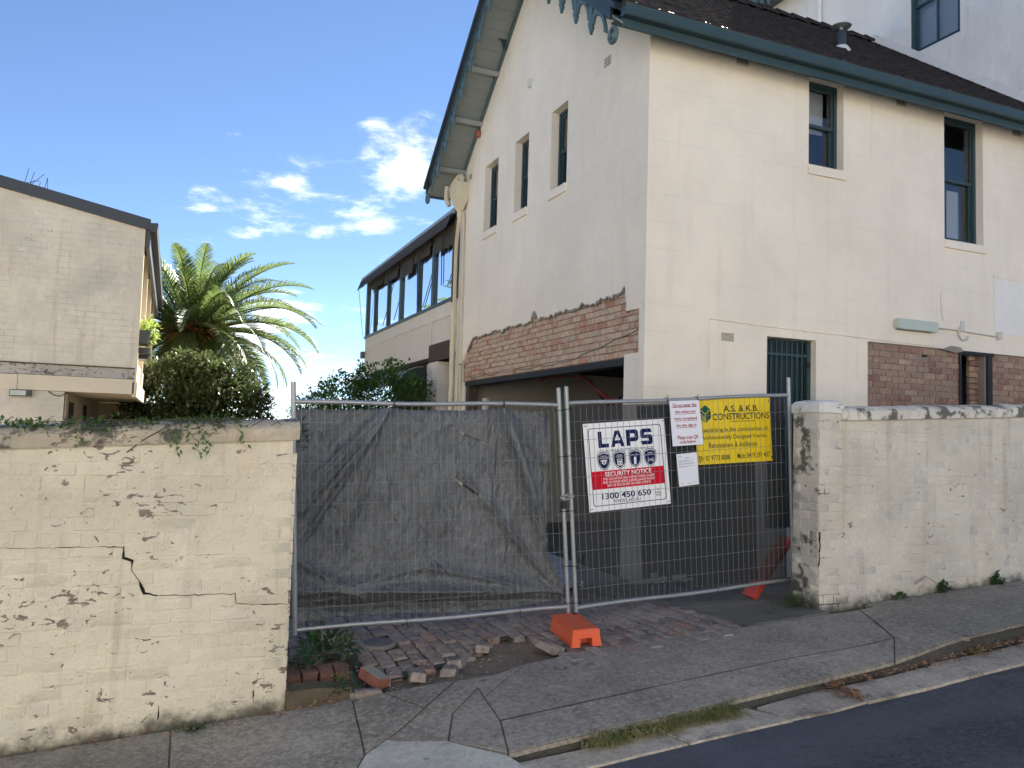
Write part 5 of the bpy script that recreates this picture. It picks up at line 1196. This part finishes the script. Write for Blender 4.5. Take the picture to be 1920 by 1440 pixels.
# scalloped dark awnings
def valance(mb, x, y0, y1, zt, zb3, pit, slopex=0):
    y = y0
    while y < y1-.01:
        yb = min(y+pit, y1); w_ = .03*mnoise.noise((y*3, x, 0)); vs = [(x, y, zt), (x, yb, zt)]; n = 6
        pts = [(x+slopex+w_*.4, y+(yb-y)*(1-k/n), zb3+w_-(.05*sin(pi*k/n))) for k in range(n+1)]
        mb.add(vs+pts, [tuple(range(len(vs)+len(pts)))]); y = yb
m = MB(); valance(m, HX-.16, V0+.05, V1+.3, 6.50, 6.22, .16, -.10); a1 = build(m, 'awning', MT['awning'], HS, fix=False)
for y0, y1, z in ((15.4, 16.75, 5.92), (17.0, 18.3, 6.02), (18.4, 19.45, 5.86), (19.75, 21.2, 6.0), (21.3, 23.2, 6.08)):
    m = MB(); valance(m, HX-.05, y0, y1, 6.35, z, .14, -.02); build(m, 'inner_awning', MT['awning'], HS, fix=False)
for y, dz in ((15.8, 1.0), (15.95, 1.0), (17.6, 1.25), (17.75, 1.2), (20.4, 1.2), (21.6, 1.2)): cable('awning_arm', [(HX-.22, y-.25, 6.15), (HX-.12, y, 6.15-dz*.6), (HX-.05, y+.2, 6.15-dz)], .010, MT['steel_dark'])
cable('stay_wire', [(HX-.22, V1+.25, 6.25), (HX-.10, V1+.1, 5.0), (HX-.05, V1, 4.7)], .007, MT['steel_dark'])
m = MB(); m.box(HX-.12, HX-.02, V1-.05, V1+.15, 4.15, 4.35); build(m, 'corner_floodlight', MT['vent_dark'], HS)
# ground storey under the verandah
m = MB(); m.box(HX+.9, HX+1.0, V0, V1, 0, 3.66); build(m, 'recess_wall', MT['dark_room'], HS); m = MB(); m.box(HX+.02, HX+.9, V0, V1, 3.60, 3.655); build(m, 'recess_ceiling', MT['dark_room'], HS)
m = MB(); m.box(HX-.01, HX+.25, 16.35, 17.0, 0, 3.54); build(m, 'verandah_pier', MT['render'], HS); m = MB(); m.box(HX+.26, HX+.30, 15.3, 16.3, 0, 3.55); build(m, 'green_door', MT['teal_dark'], HS)
cable('service_pipe', [(HX-.04, 16.95, 3.5), (HX-.04, 16.9, 3.2), (HX-.04, 16.88, 2.5), (HX-.04, 16.7, 2.42), (HX-.04, 16.6, 2.6)], .022, MT['pipe_white'])
cable('service_pipe', [(HX-.03, 16.75, 3.4), (HX-.03, 16.72, 2.9), (HX-.03, 16.70, 2.4)], .018, MT['pipe_white'])
m = MB(); hp = [(HX-.02-.55*sin(a)*1.0, 3.48-.42*(1-cos(a))) for a in frange(0, pi/2, 6)]
for i in range(6):
    (xa, za), (xb, zb2) = hp[i], hp[i+1]; m.add([(xa, 17.3, za), (xa, 22.3, za), (xb, 22.3, zb2), (xb, 17.3, zb2)], [(0,1,2,3)])
hd_ = build(m, 'hood', MT['hood_green'], HS, 60, fix=False); m = MB(); m.add([(x, 17.3, z) for x, z in hp]+[(HX-.02, 17.3, hp[-1][1])], [tuple(range(8))]); build(m, 'hood_end', MT['teal_dark'], hd_, fix=False)
for k in range(8): part('hood_rib', MT['galv'], hd_, lambda mm: mm.tube([(x-.004, 17.3+k*.7, z+.006) for x, z in hp], .012, 5), 60)
cable('loose_cable', [(HX-.3, 17.9, 3.45), (HX-.32, 17.6, 2.95), (HX-.3, 17.2, 2.75), (HX-.15, 16.95, 3.1), (HX-.05, 16.9, 3.3)], .012, MT['cable_black'])

# ------------------------------------------------------------------ tall neighbour behind
TB = empty('tall_house', (12.72, 10, .3), 'tall pale rendered building rising behind the tiled roof, blind drawn in its window', 'building')
HS_keep = HS; HS = TB
m = MB(); wall(m, (12.72, 0, 0), (0, -1, 0), (-1, 0, 0), -15.9, -7.6, 0, 12.4, [(-10.86, -9.79, 9.52, 11.4)], .26); m.box(12.99, 19, 7.6, 7.9, 0, 12.4); m.box(12.99, 19, 15.6, 15.9, 0, 12.4); build(m, 'wall', MT['render_back'], TB)
m = MB(); m.box(12.2, 19.4, 7.1, 16.4, 12.4, 12.6); m.prism([(12.2, 7.1, 12.6), (12.2, 16.4, 12.6), (12.2, 11.75, 15.2)], (7.2, 0, 0)); build(m, 'roof', MT['gutter_metal'], TB)
window((12.72, 0, 0), (0, -1, 0), (-1, 0, 0), -10.86, -9.79, 9.52, 11.4, .04, 'glass', .07, .5, 'teal', mull=True)
m = MB(); m.box(12.95, 12.96, 9.8, 10.85, 9.55, 11.35); build(m, 'blind', MT['blind'], TB)
m = MB()
for k in range(40):
    y = 7.4+k*.22; m.prism([(12.2, y, 12.42), (12.2, y+.10, 12.42), (12.2, y+.10, 12.22), (12.2, y+.05, 12.12), (12.2, y, 12.22)], (.04, 0, 0))
m.box(12.17, 12.26, 7.1, 16.4, 12.38, 12.56); build(m, 'valance', MT['teal_light'], TB)
m = MB(); m.tube([(12.66, 13.15, 0.5), (12.66, 13.15, 12.38)], .05, 10); build(m, 'drain_pipe', MT['render_back'], TB, 60)
m = MB(); m.box(12.3, 12.70, 15.0, 15.9, 11.9, 12.38); build(m, 'eave_bracket', MT['teal'], TB)
m = MB(); m.prism([(12.71, 15.9, 12.4), (12.71, 14.8, 12.4), (12.71, 15.9, 10.6)], (-.5, 0, 0)); build(m, 'porch_gable', MT['teal_light'], TB)
HS = HS_keep
# ------------------------------------------------------------------ neighbour on the left
k13 = 13.0
NH = empty('neighbour_house', (-2.5, 13, .2), 'cream painted brick house with overhanging upper storey and dark sloping roof edge', 'house')
XR = -.53                                       # right hand end of the upper storey
def nroof(X): return 4.93+(.19)*(XR-X)
m = MB(); m.prism([(-7, 13, 2.82), (XR, 13, 2.82), (XR, 13, nroof(XR)), (-7, 13, nroof(-7))], (0, .25, 0)); build(m, 'upper_wall', MT['house_paint'], NH)
m = MB(); m.prism([(-7, 13.012, 2.655), (XR, 13.012, 2.665), (XR, 13.012, 2.82), (-7, 13.012, 2.82)], (0, .2, 0)); build(m, 'peeling_band', MT['house_band'], NH)
m = MB(); m.box(-7, XR, 12.985, 13.0, 2.812, 2.828); build(m, 'drip_line', MT['rust'], NH)
m = MB(); m.box(-2.0, XR+.0, 12.97, 13.2, 2.44, 2.656); m.box(-7, -2.006, 12.97, 13.2, 2.435, 2.652); build(m, 'spandrel', MT['house_trim'], NH)
m = MB(); m.box(-7, XR, 13.2, 21.2, 2.44, 2.60); build(m, 'soffit', MT['house_trim'], NH)
m = MB(); m.box(-7, -1.42, 12.99, 13.2, 0, 2.434); build(m, 'lower_wall', MT['house_paint'], NH)
m = MB(); m.box(-1.44, -1.41, 13.2, 21, 0, 2.438); build(m, 'lower_side_wall', MT['house_trim'], NH)
for y in (13.5, 15.6): part('lower_window', MT['dark_room'], NH, lambda mm: mm.box(-1.405, -1.39, y, y+.5, .3, 2.3))
m = MB(); m.box(-1.40, .1, 18.6, 18.8, 0, 2.43); build(m, 'porch_wall', MT['house_trim'], NH)
# side of the upper storey: base beam, fins, recessed wall with panels
m = MB(); m.box(XR-.02, XR+.045, 12.97, 21.2, 2.40, 2.62); build(m, 'balcony_edge', MT['house_trim'], NH)
m = MB(); m.box(XR-.30, XR-.25, 13.25, 21.0, 2.60, 4.95); build(m, 'side_wall', MT['house_trim'], NH)
for y in (12.995, 15.2, 17.6, 20.6): part('fin', MT['house_trim'], NH, lambda mm: mm.box(XR-.26 if y > 13 else XR+.001, XR+.03, y, y+.10, 2.62, 4.93))
m = MB(); m.box(XR-.02, XR+.0, 13.6, 15.1, 2.62, 2.95); m.box(XR-.02, XR+.0, 15.4, 17.4, 2.62, 2.95); build(m, 'balcony_panel', MT['house_trim'], NH)
m = MB(); m.prism([(-7, 12.93, nroof(-7)-.01), (XR+.10, 12.93, nroof(XR+.10)-.02), (XR+.10, 12.93, nroof(XR+.10)+.14), (-7, 12.93, nroof(-7)+.15)], (0, .06, 0)); build(m, 'barge', MT['gutter_metal'], NH)
m = MB(); m.prism([(-7, 12.99, nroof(-7)), (XR+.10, 12.99, nroof(XR+.10)), (XR+.10, 12.99, nroof(XR+.10)+.12), (-7, 12.99, nroof(-7)+.12)], (0, 8.3, 0)); build(m, 'roof', MT['gutter_metal'], NH)
m = MB(); m.prism([(XR+.10, 12.90, 4.86), (XR+.19, 12.90, 4.87), (XR+.205, 12.90, 4.98), (XR+.19, 12.90, 5.0), (XR+.10, 12.90, 4.99)], (0, 8.4, 0)); build(m, 'roof_gutter', MT['gutter_metal'], NH)
m = MB(); m.box(XR+.05, XR+.10, 12.99, 21.2, 4.62, 4.90); build(m, 'fascia', MT['gutter_metal'], NH)
m = MB(); m.box(-2.08, -1.82, 12.90, 12.985, 2.345, 2.435); lh = build(m, 'bulkhead_lamp', MT['black_plastic'], NH); m = MB(); m.box(-2.07, -1.88, 12.885, 12.902, 2.355, 2.425); build(m, 'diffuser', MT['lamp_box'], lh)
m = MB(); m.tube([(-1.62+.25*t, 12.965, 2.43-.06*sin(pi*t)) for t in frange(0, 1, 8)], .006, 5); build(m, 'loose_wire', MT['cable_black'], NH)
rg = random.Random(12)
m = MB()
for k in range(9):
    x = -2.05+.3*(k % 3)*.3; m.tube([(x, 13.2, nroof(x)+.10), (x+rg.uniform(-.1, .1), 13.2, nroof(x)+.2), (x+rg.uniform(-.15, .15), 13.2+rg.uniform(-.1, .1), nroof(x)+rg.uniform(.25, .42))], .004, 4)
build(m, 'roof_weed', MT['twig'], None, label='spindly dry weed sprouting from the roof edge of the neighbouring house', cat='weed')
pb = empty('planter_box', (XR+.1, 13.5, 3.2), 'black trough planters stacked on the side of the neighbouring house with lime foliage', 'planter')
for i, z in enumerate((3.20, 3.06, 3.0)): part('trough', MT['black_plastic'], pb, lambda mm: mm.prism([(XR+.01, 13.02+.2*i, z), (XR+.15, 13.02+.2*i, z), (XR+.18, 13.02+.2*i, z+.20 if i == 0 else z+.1), (XR-.01, 13.02+.2*i, z+.20 if i == 0 else z+.1)], (0, .5, 0)))
# ------------------------------------------------------------------ foliage
def leaf(mb, c, d, up, L, W, fold=.25):
    d = d.normalized(); s = d.cross(up)
    if s.length < 1e-3: s = d.cross(Vector((1, .3, 0)))
    s.normalize(); n = s.cross(d)
    a = c; b = c+d*L*.45+s*W/2+n*W*fold; e = c+d*L-n*L*.08; g = c+d*L*.45-s*W/2+n*W*fold; m_ = c+d*L*.5
    mb.add([a, b, e, g, m_], [(0, 1, 4), (1, 2, 4), (2, 3, 4), (3, 0, 4)])
def rdir(rg, upb=0.):
    while True:
        v = Vector((rg.uniform(-1, 1), rg.uniform(-1, 1), rg.uniform(-1, 1)))
        if .05 < v.length < 1: v.normalize(); v.z += upb; return v.normalized()
def crown(blobs, n, L, W, rg, shell=.55, upb=.2):
    mb = MB(); tot_ = sum(b[3]*b[4]*b[5] for b in blobs)
    for x, y, z, rx, ry, rz in blobs:
        for k in range(int(n*rx*ry*rz/tot_)):
            d = rdir(rg); r = (shell+(1-shell)*rg.random()**.6)*(1+.42*mnoise.noise((d.x*3.2+x, d.y*3.2, d.z*3.2+z)))
            p = Vector((x+d.x*rx*r, y+d.y*ry*r, z+d.z*rz*r))
            if mnoise.noise(p*2.6) < -.22 and r > .8: continue
            ld = (d*.8+rdir(rg)*.9+Vector((0, 0, upb))).normalized(); s = rg.uniform(.65, 1.25); leaf(mb, p, ld, Vector((0, 0, 1)), L*s, W*s)
    return mb
rg = random.Random(21)
build(crown([(XR+.15, 13.4, 3.42, .14, .40, .20)], 420, .07, .04, rg, .2), 'plant', MT['leaf_lime'], pb, fix=False, kind='stuff')
# --- date palm
PT = empty('palm_tree', (.55, 24, .2), 'stout date palm with arching feathery fronds and a skirt of dead leaves', 'tree')
pc = Vector((.45, 24, 4.45))
def ptr(mb):
    n = 26
    mb.tube([(pc.x+.05*sin(k), 24, .0+(pc.z-.1)*k/n) for k in range(n+1)], [.42+.035*((k % 2)*2-1)*(k < n) for k in range(n+1)], 14)
part('trunk', MT['bark'], PT, ptr, 60)
def frond(az, el, L, droop, rg, width=.50, dead=False):
    """rachis as an arc that falls under its own weight; leaflets in a shallow V along it"""
    mb = MB(); h = Vector((cos(az), sin(az), 0)); p = Vector(pc)+h*.18+Vector((0, 0, .15)); pts = [p.copy()]; n = 22; a = el
    for k in range(n):
        a -= droop*(k/n)**.8/n*2.0; p = p+(h*cos(a)+Vector((0, 0, 1))*sin(a))*(L/n); pts.append(p.copy())
    mb.tube(pts, [.030*(1-k/n)+.004 for k in range(n+1)], 4, False)
    side = h.cross(Vector((0, 0, 1))).normalized(); tw = rg.uniform(-.5, .5)
    N = 92
    for i in range(5, N):
        t = i/N*n; k = min(n-1, int(t)); f = t-k; q = pts[k].lerp(pts[k+1], f); tg = (pts[k+1]-pts[k]).normalized(); nn = side.cross(tg).normalized()
        ll = width*(sin(pi*min(1, (i/N)*.85+.15))**.6)*rg.uniform(.85, 1.1)
        for s in (-1, 1):
            sd_ = (side*cos(tw*s)+nn*sin(tw*s))*s
            d = (sd_*.72+tg*.72+nn*(.30 if not dead else -.6)+Vector((rg.gauss(0, .06), rg.gauss(0, .06), rg.gauss(-.04, .06)))).normalized()
            e = q+d*ll*.6; e2 = q+d*ll+Vector((0, 0, -.10*ll)); wv_ = tg*.017
            mb.add([q-wv_, q+wv_, e+wv_*.9, e-wv_*.9, e2], [(0, 1, 2, 3), (3, 2, 4)])
    return mb
rg = random.Random(33)
for k in range(92):
    f = (k+.5)/92; el = radians(80-108*f**.9); az = k*2.39996+rg.uniform(-.25, .25)
    L = 2.2+1.5*sin(pi*min(1, f*.9+.10))+rg.uniform(-.2, .2)
    build(frond(az, el, L, .75+.75*f+rg.uniform(-.1, .2), rg), 'frond', MT['leaf_palm'], PT, fix=False)
for k in range(26):
    az = k*2.4+rg.uniform(-.3, .3); build(frond(az, radians(-38-rg.uniform(0, 30)), rg.uniform(1.0, 1.5), .6, rg, .25, True), 'dead_frond', MT['dead_frond'], PT, fix=False)
for az, el in ((-1.1, .55), (-.65, .35), (-2.3, .4), (-1.7, .2), (-.2, .3)):
    mb = MB(); h = Vector((cos(az), sin(az), 0))
    for i in range(46):
        d = (h*.8+Vector((rg.gauss(0, .35), rg.gauss(0, .35), el+rg.gauss(0, .25)))).normalized(); p0 = pc+h*.3; mb.tube([p0, p0+d*.45, p0+d*.75+Vector((0, 0, -.08)), p0+d*.9+Vector((0, 0, -.2))], .012, 4, False)
    build(mb, 'fruit_stalk', MT['fruit_orange'], PT, fix=False)
mb = MB()
for k in range(90):
    a = rg.uniform(0, 2*pi); z = pc.z-.9+rg.uniform(0, .95); h = Vector((cos(a), sin(a), 0)); mb.beam(Vector((pc.x, 24, z))+h*.34, Vector((pc.x, 24, z))+h*.56+Vector((0, 0, .26)), .10, .04)
build(mb, 'leaf_bases', MT['dead_frond'], PT)
# --- shrub below the palm, hedge behind the fence
SB = empty('glossy_shrub', (.6, 17.6, .3), 'dense glossy dark leaved shrub growing below the palm behind the long wall', 'shrub')
part('stem', MT['bark'], SB, lambda mm: [mm.tube([(.6+dx*.2, 17.8, .2), (.6+dx*.6, 17.8, 1.4), (.6+dx, 17.7, 2.8)], [.07, .05, .02], 6) for dx in (-.7, -.2, .3, .8)], 60)
build(crown([(.05, 17.5, 2.45, .85, .8, .85), (.75, 17.5, 2.55, .9, .8, .95), (.30, 17.6, 2.9, .62, .6, .50), (1.25, 17.6, 2.2, .75, .7, .75), (-.2, 17.7, 1.8, .9, .7, .8), (1.05, 17.7, 3.05, .38, .4, .38), (.6, 17.9, 1.6, 1.4, .8, .8), (-.35, 17.4, 2.9, .32, .4, .36), (1.55, 17.5, 2.75, .30, .3, .34), (.15, 17.4, 3.25, .26, .3, .28), (.95, 17.3, 2.9, .5, .3, .4)], 26000, .13, .06, rg, .62), 'foliage', MT['leaf_dark'], SB, fix=False)
HD = empty('leafy_bush', (3.8, 16.6, .3), 'bright leafy green bush behind the fence rail below the verandah', 'shrub')
part('stem', MT['bark'], HD, lambda mm: [mm.tube([(3.8+dx*.2, 16.8, .2), (3.8+dx*.7, 16.8, 1.4), (3.8+dx, 16.7, 2.6)], [.06, .04, .015], 6) for dx in (-.8, -.2, .4, .9)], 60)
build(crown([(3.35, 16.6, 2.55, .75, .7, .62), (4.05, 16.6, 2.72, .80, .7, .70), (4.6, 16.4, 2.65, .50, .6, .62), (2.75, 16.7, 2.32, .55, .5, .42), (3.9, 16.8, 1.7, 1.3, .7, .8), (3.0, 16.9, 1.9, .9, .6, .65), (3.7, 16.4, 3.15, .3, .3, .25), (4.3, 16.3, 3.25, .35, .3, .28)], 24000, .085, .048, rg, .55), 'foliage', MT['leaf_hedge'], HD, fix=False)
# --- creeper on the long wall
CV = empty('creeper', (-.2, 5.8, 2.0), 'green creeper trailing along the coping of the long cream wall', 'creeper')
mb = MB(); st_ = MB()
def topz(X): return ltop(X)+.145
for k in range(2100):
    X = rg.uniform(-2.2, .78); dens = .45+.9*mnoise.noise((X*2.1, 3.3, 0))+(.35 if X < .35 else -.35)
    if rg.random() > dens: continue
    Y = rg.choice((rg.uniform(5.66, 5.78), rg.uniform(5.7, 6.0))); z = topz(X)-.02-(.05 if Y < 5.70 else 0)+abs(rg.gauss(0, .022)); s = rg.uniform(.5, 1.15)
    leaf(mb, Vector((X, Y, z)), (rdir(rg)+Vector((0, -.35, .15))).normalized(), Vector((0, 0, 1)), .048*s, .022*s)
for x0, zz, n in ((.02, .13, 8), (.10, .16, 9), (.20, .14, 7), (.40, .10, 5), (-.55, .08, 4)):
    p = Vector((x0, 5.655, topz(x0)-.05)); pts = [p.copy()]
    for i in range(n): p = p+Vector((rg.gauss(.006, .012), rg.gauss(0, .002), -zz/n*rg.uniform(.7, 1.3))); p.y = min(p.y, 5.66); pts.append(p.copy()); leaf(mb, p+Vector((rg.gauss(0, .02), -.006, 0)), Vector((rg.uniform(-1, 1), -.3, -.6)), Vector((0, -1, .2)), rg.uniform(.028, .048), .018)
    st_.tube(pts, .0022, 4, False)
st_.tube([(-.01, 5.66, 2.0), (-.16, 5.672, 1.90), (-.25, 5.69, 1.82)], .004, 4, False)
for k in range(40):
    X = rg.uniform(-2, .7); st_.tube([(X, 5.68, topz(X)-.04), (X+rg.uniform(-.15, .15), 5.72, topz(X)+.012), (X+rg.uniform(-.3, .3), 5.75, topz(X)+.01)], .0025, 4, False)
build(mb, 'leaves', MT['leaf_vine'], CV, fix=False); build(st_, 'stems', MT['twig'], CV, fix=False, kind='stuff')
# --- weeds
def weed(name, loc, n, L, W, spread, label, cat='weed', mat='leaf_weed', upb=.5, stems=0, grp=None):
    e = empty(name, loc, label, cat, grp); mb = MB(); c0 = Vector(loc)
    for k in range(n):
        d = rdir(rg, upb); d.z = abs(d.z); r = rg.random()**.6; p = c0+Vector((d.x*spread[0]*r, d.y*spread[1]*r, d.z*spread[2]*r)); s = rg.uniform(.6, 1.25); leaf(mb, p, (d+rdir(rg)*.7).normalized(), Vector((0, 0, 1)), L*s, W*s)
    build(mb, 'leaves', MT[mat], e, fix=False)
    if stems:
        sm_ = MB()
        for k in range(stems): d = rdir(rg, .5); d.z = abs(d.z); sm_.tube([c0, c0+Vector((d.x*spread[0]*.6, d.y*spread[1]*.6, d.z*spread[2]*.6)), c0+Vector((d.x*spread[0], d.y*spread[1], d.z*spread[2]))], .003, 4, False)
        build(sm_, 'stems', MT['twig'], e, fix=False, kind='stuff')
weed('broadleaf_weed', (1.22, 6.45, .24), 210, .085, .036, (.24, .25, .20), 'broad leaved green weed sprawling over the brick edging beside the round cover', stems=14)
weed('small_weed', (1.00, 6.15, .20), 80, .06, .032, (.14, .14, .22), 'small bluish green weed in the dark pocket next to the end of the long wall', stems=6)
weed('creeping_weed', (1.20, 5.66, .20), 70, .045, .022, (.12, .05, .14), 'thin weed creeping over the mossy footing stub', stems=4)
weed('fern_tuft', (.93, 6.55, 1.85), 60, .07, .022, (.08, .12, .25), 'vine leaves hanging behind the end of the long wall by the tarpaulin', stems=3)
weed('pier_weed', (5.60, 6.10, .42), 420, .030, .011, (.15, .16, .15), 'fine leaved dark green weed at the foot of the gate pier', stems=10)
weed('wall_weed', (6.65, 5.82, z_path(6.65, 5.8)), 40, .05, .03, (.10, .05, .05), 'low leafy weed in the joint below the right wall nearest the gate pier', stems=4)
weed('wall_weed', (7.25, 5.82, z_path(7.25, 5.8)), 55, .055, .035, (.10, .05, .09), 'leafy weed in the joint below the right wall under the twig shadowed bricks', stems=4)
weed('wall_weed', (8.05, 5.81, z_path(8.05, 5.8)), 60, .06, .04, (.09, .05, .11), 'tallest leafy weed in the joint below the right wall', stems=4)
tw = MB(); tw.tube([(7.25, 5.80, .53), (7.12, 5.79, .66), (6.98, 5.80, .73), (6.84, 5.805, .66)], .003, 4, False)
for k in range(8): leaf(tw, Vector((6.86+.016*k, 5.80, .67+.007*k)), Vector((-.3, -.2, -.8)), Vector((0, -1, 0)), .028, .010)
build(tw, 'dry_twig', MT['twig'], None, label='thin dry twig arching against the foot of the right wall', cat='twig', fix=False)
def tuft(loc, n, L, label, grp=None, mat='grass', lean=(0, -.5)):
    mb = MB(); c0 = Vector(loc)
    for k in range(n):
        b = c0+Vector((rg.gauss(0, .05), rg.gauss(0, .016), 0)); d = Vector((rg.gauss(lean[0], .5), rg.gauss(lean[1], .3), rg.uniform(.25, .9))).normalized(); l = L*rg.uniform(.5, 1.2); s = d.cross(Vector((0, 0, 1))).normalized()*.0034
        m1 = b+d*l*.5; e = m1+(d+Vector((0, -.2, -.9))).normalized()*l*.5; mb.add([b-s, b+s, m1+s, m1-s, e], [(0,1,2,3),(3,2,4)])
    build(mb, 'grass_tuft', MT[mat], None, label=label, cat='grass', group=grp, fix=False)
for x in (2.50, 2.62, 2.78, 2.90, 3.02, 3.14, 3.30, 3.40, 3.50): tuft((x, y_edge(x)-.03+rg.gauss(0, .012), z_road(x, 4.2)+.0), int(rg.uniform(80, 130)), .16, 'straggly yellow green grass tuft growing in the gutter along the low kerb', 'grass tufts in the gutter')
tuft((.23, 5.60, z_path(.23, 5.6)), 45, .13, 'green grass tuft against the dark footing of the long wall', mat='leaf_weed', lean=(0, -.2))
tuft((6.12, 4.60, z_road(6.1, 4.2)), 40, .10, 'grass tuft under the high kerb near the drift of brown leaves')
# leaves in the gutter
mb = MB()
for k in range(950):
    t = rg.random()
    if t < .72: X = 4.45+rg.random()**.8*5.2; Y = y_edge(X)-.005-abs(rg.gauss(0, .035+.012*(X-4)))
    elif t < .86: X = rg.gauss(4.46, .045); Y = rg.uniform(4.2, 4.5)
    elif t < .94: X = rg.uniform(2.4, 3.6); Y = y_edge(X)-.02-abs(rg.gauss(0, .03))
    else: X = rg.uniform(-.8, 1.2); Y = 5.63-abs(rg.gauss(0, .02))
    z = (z_road(X, Y) if Y < y_edge(X)+.02 else z_path(X, Y))+.014+abs(rg.gauss(0, .008)); s = rg.uniform(.5, 1.2)
    leaf(mb, Vector((X, Y, z)), Vector((rg.uniform(-1, 1), rg.uniform(-1, 1), rg.gauss(0, .2))), Vector((rg.gauss(0, .4), rg.gauss(0, .4), 1)), .045*s, .022*s, .3)
build(mb, 'leaf_litter', MT['litter'], None, label='drift of dry brown leaves lying in the gutter below the kerb', cat='leaves', kind='stuff', fix=False)
mb = MB()
for k in range(260): 
    X = rg.uniform(-.8, 8); Y = rg.uniform(4.4, 5.65); pebble(mb, X, Y, z_path(X, Y)+.002, rg.choice((.002, .003, .004)))
build(mb, 'grit', MT['stone'], None, label='pale specks of grit scattered on the dark concrete footpath', cat='grit', kind='stuff')

# ------------------------------------------------------------------ unseen terrace houses, added behind the viewer to bounce sunlight on the walls
simple('bounce_terrace_render', (.80, .76, .69), .85, scale=1.5, var=.06)
def terrace(x0, i):
    zb_ = G*x0; e = empty('bounce_terrace_house', (x0+3.3, -7.1, zb_), 'unseen pale terrace house added across the street to bounce sunlight', 'house', 'unseen terrace houses added to bounce sunlight')
    m = MB(); hol = [(x0+.7, x0+1.9, zb_+.3, zb_+2.5), (x0+3.1, x0+5.6, zb_+1.0, zb_+2.6), (x0+.8, x0+2.0, zb_+4.2, zb_+6.2), (x0+3.6, x0+4.9, zb_+4.2, zb_+6.2)]
    wall(m, (0, -7.0, 0), (1, 0, 0), (0, 1, 0), x0, x0+6.58, zb_-.5, zb_+9.2, hol, .25); build(m, 'front_wall', MT['bounce_terrace_render'], e)
    m = MB(); m.box(x0, x0+.2, -15, -7.26, zb_-.5, zb_+8.6); m.box(x0+6.38, x0+6.58, -15, -7.26, zb_-.5, zb_+8.6); build(m, 'party_wall', MT['bounce_terrace_render'], e)
    m = MB(); m.prism([(x0, -7.26, zb_+8.4), (x0, -15, zb_+9.8), (x0, -15, zb_+9.9), (x0, -7.26, zb_+8.5)], (6.58, 0, 0)); build(m, 'roof', MT['gutter_metal'], e)
    m = MB(); m.box(x0-.0, x0+6.58, -6.99, -6.85, zb_+9.0, zb_+9.25); build(m, 'cornice', MT['bounce_terrace_render'], e)
    for k, (a, b, c, d) in enumerate(hol):
        m = MB(); m.box(a, b, -7.2, -7.16, c, d); w_ = build(m, 'door' if k == 0 else 'window', MT['teal_dark'] if k == 0 else MT['white_trim'], e)
        if k:
            m = MB(); m.quad((a+.08, -7.155, c+.08), (b-.08, -7.155, c+.08), (b-.08, -7.155, d-.08), (a+.08, -7.155, d-.08)); build(m, 'pane', MT['dark_room'], w_, fix=False)
for i in range(9): terrace(-50.5+i*6.6, i)
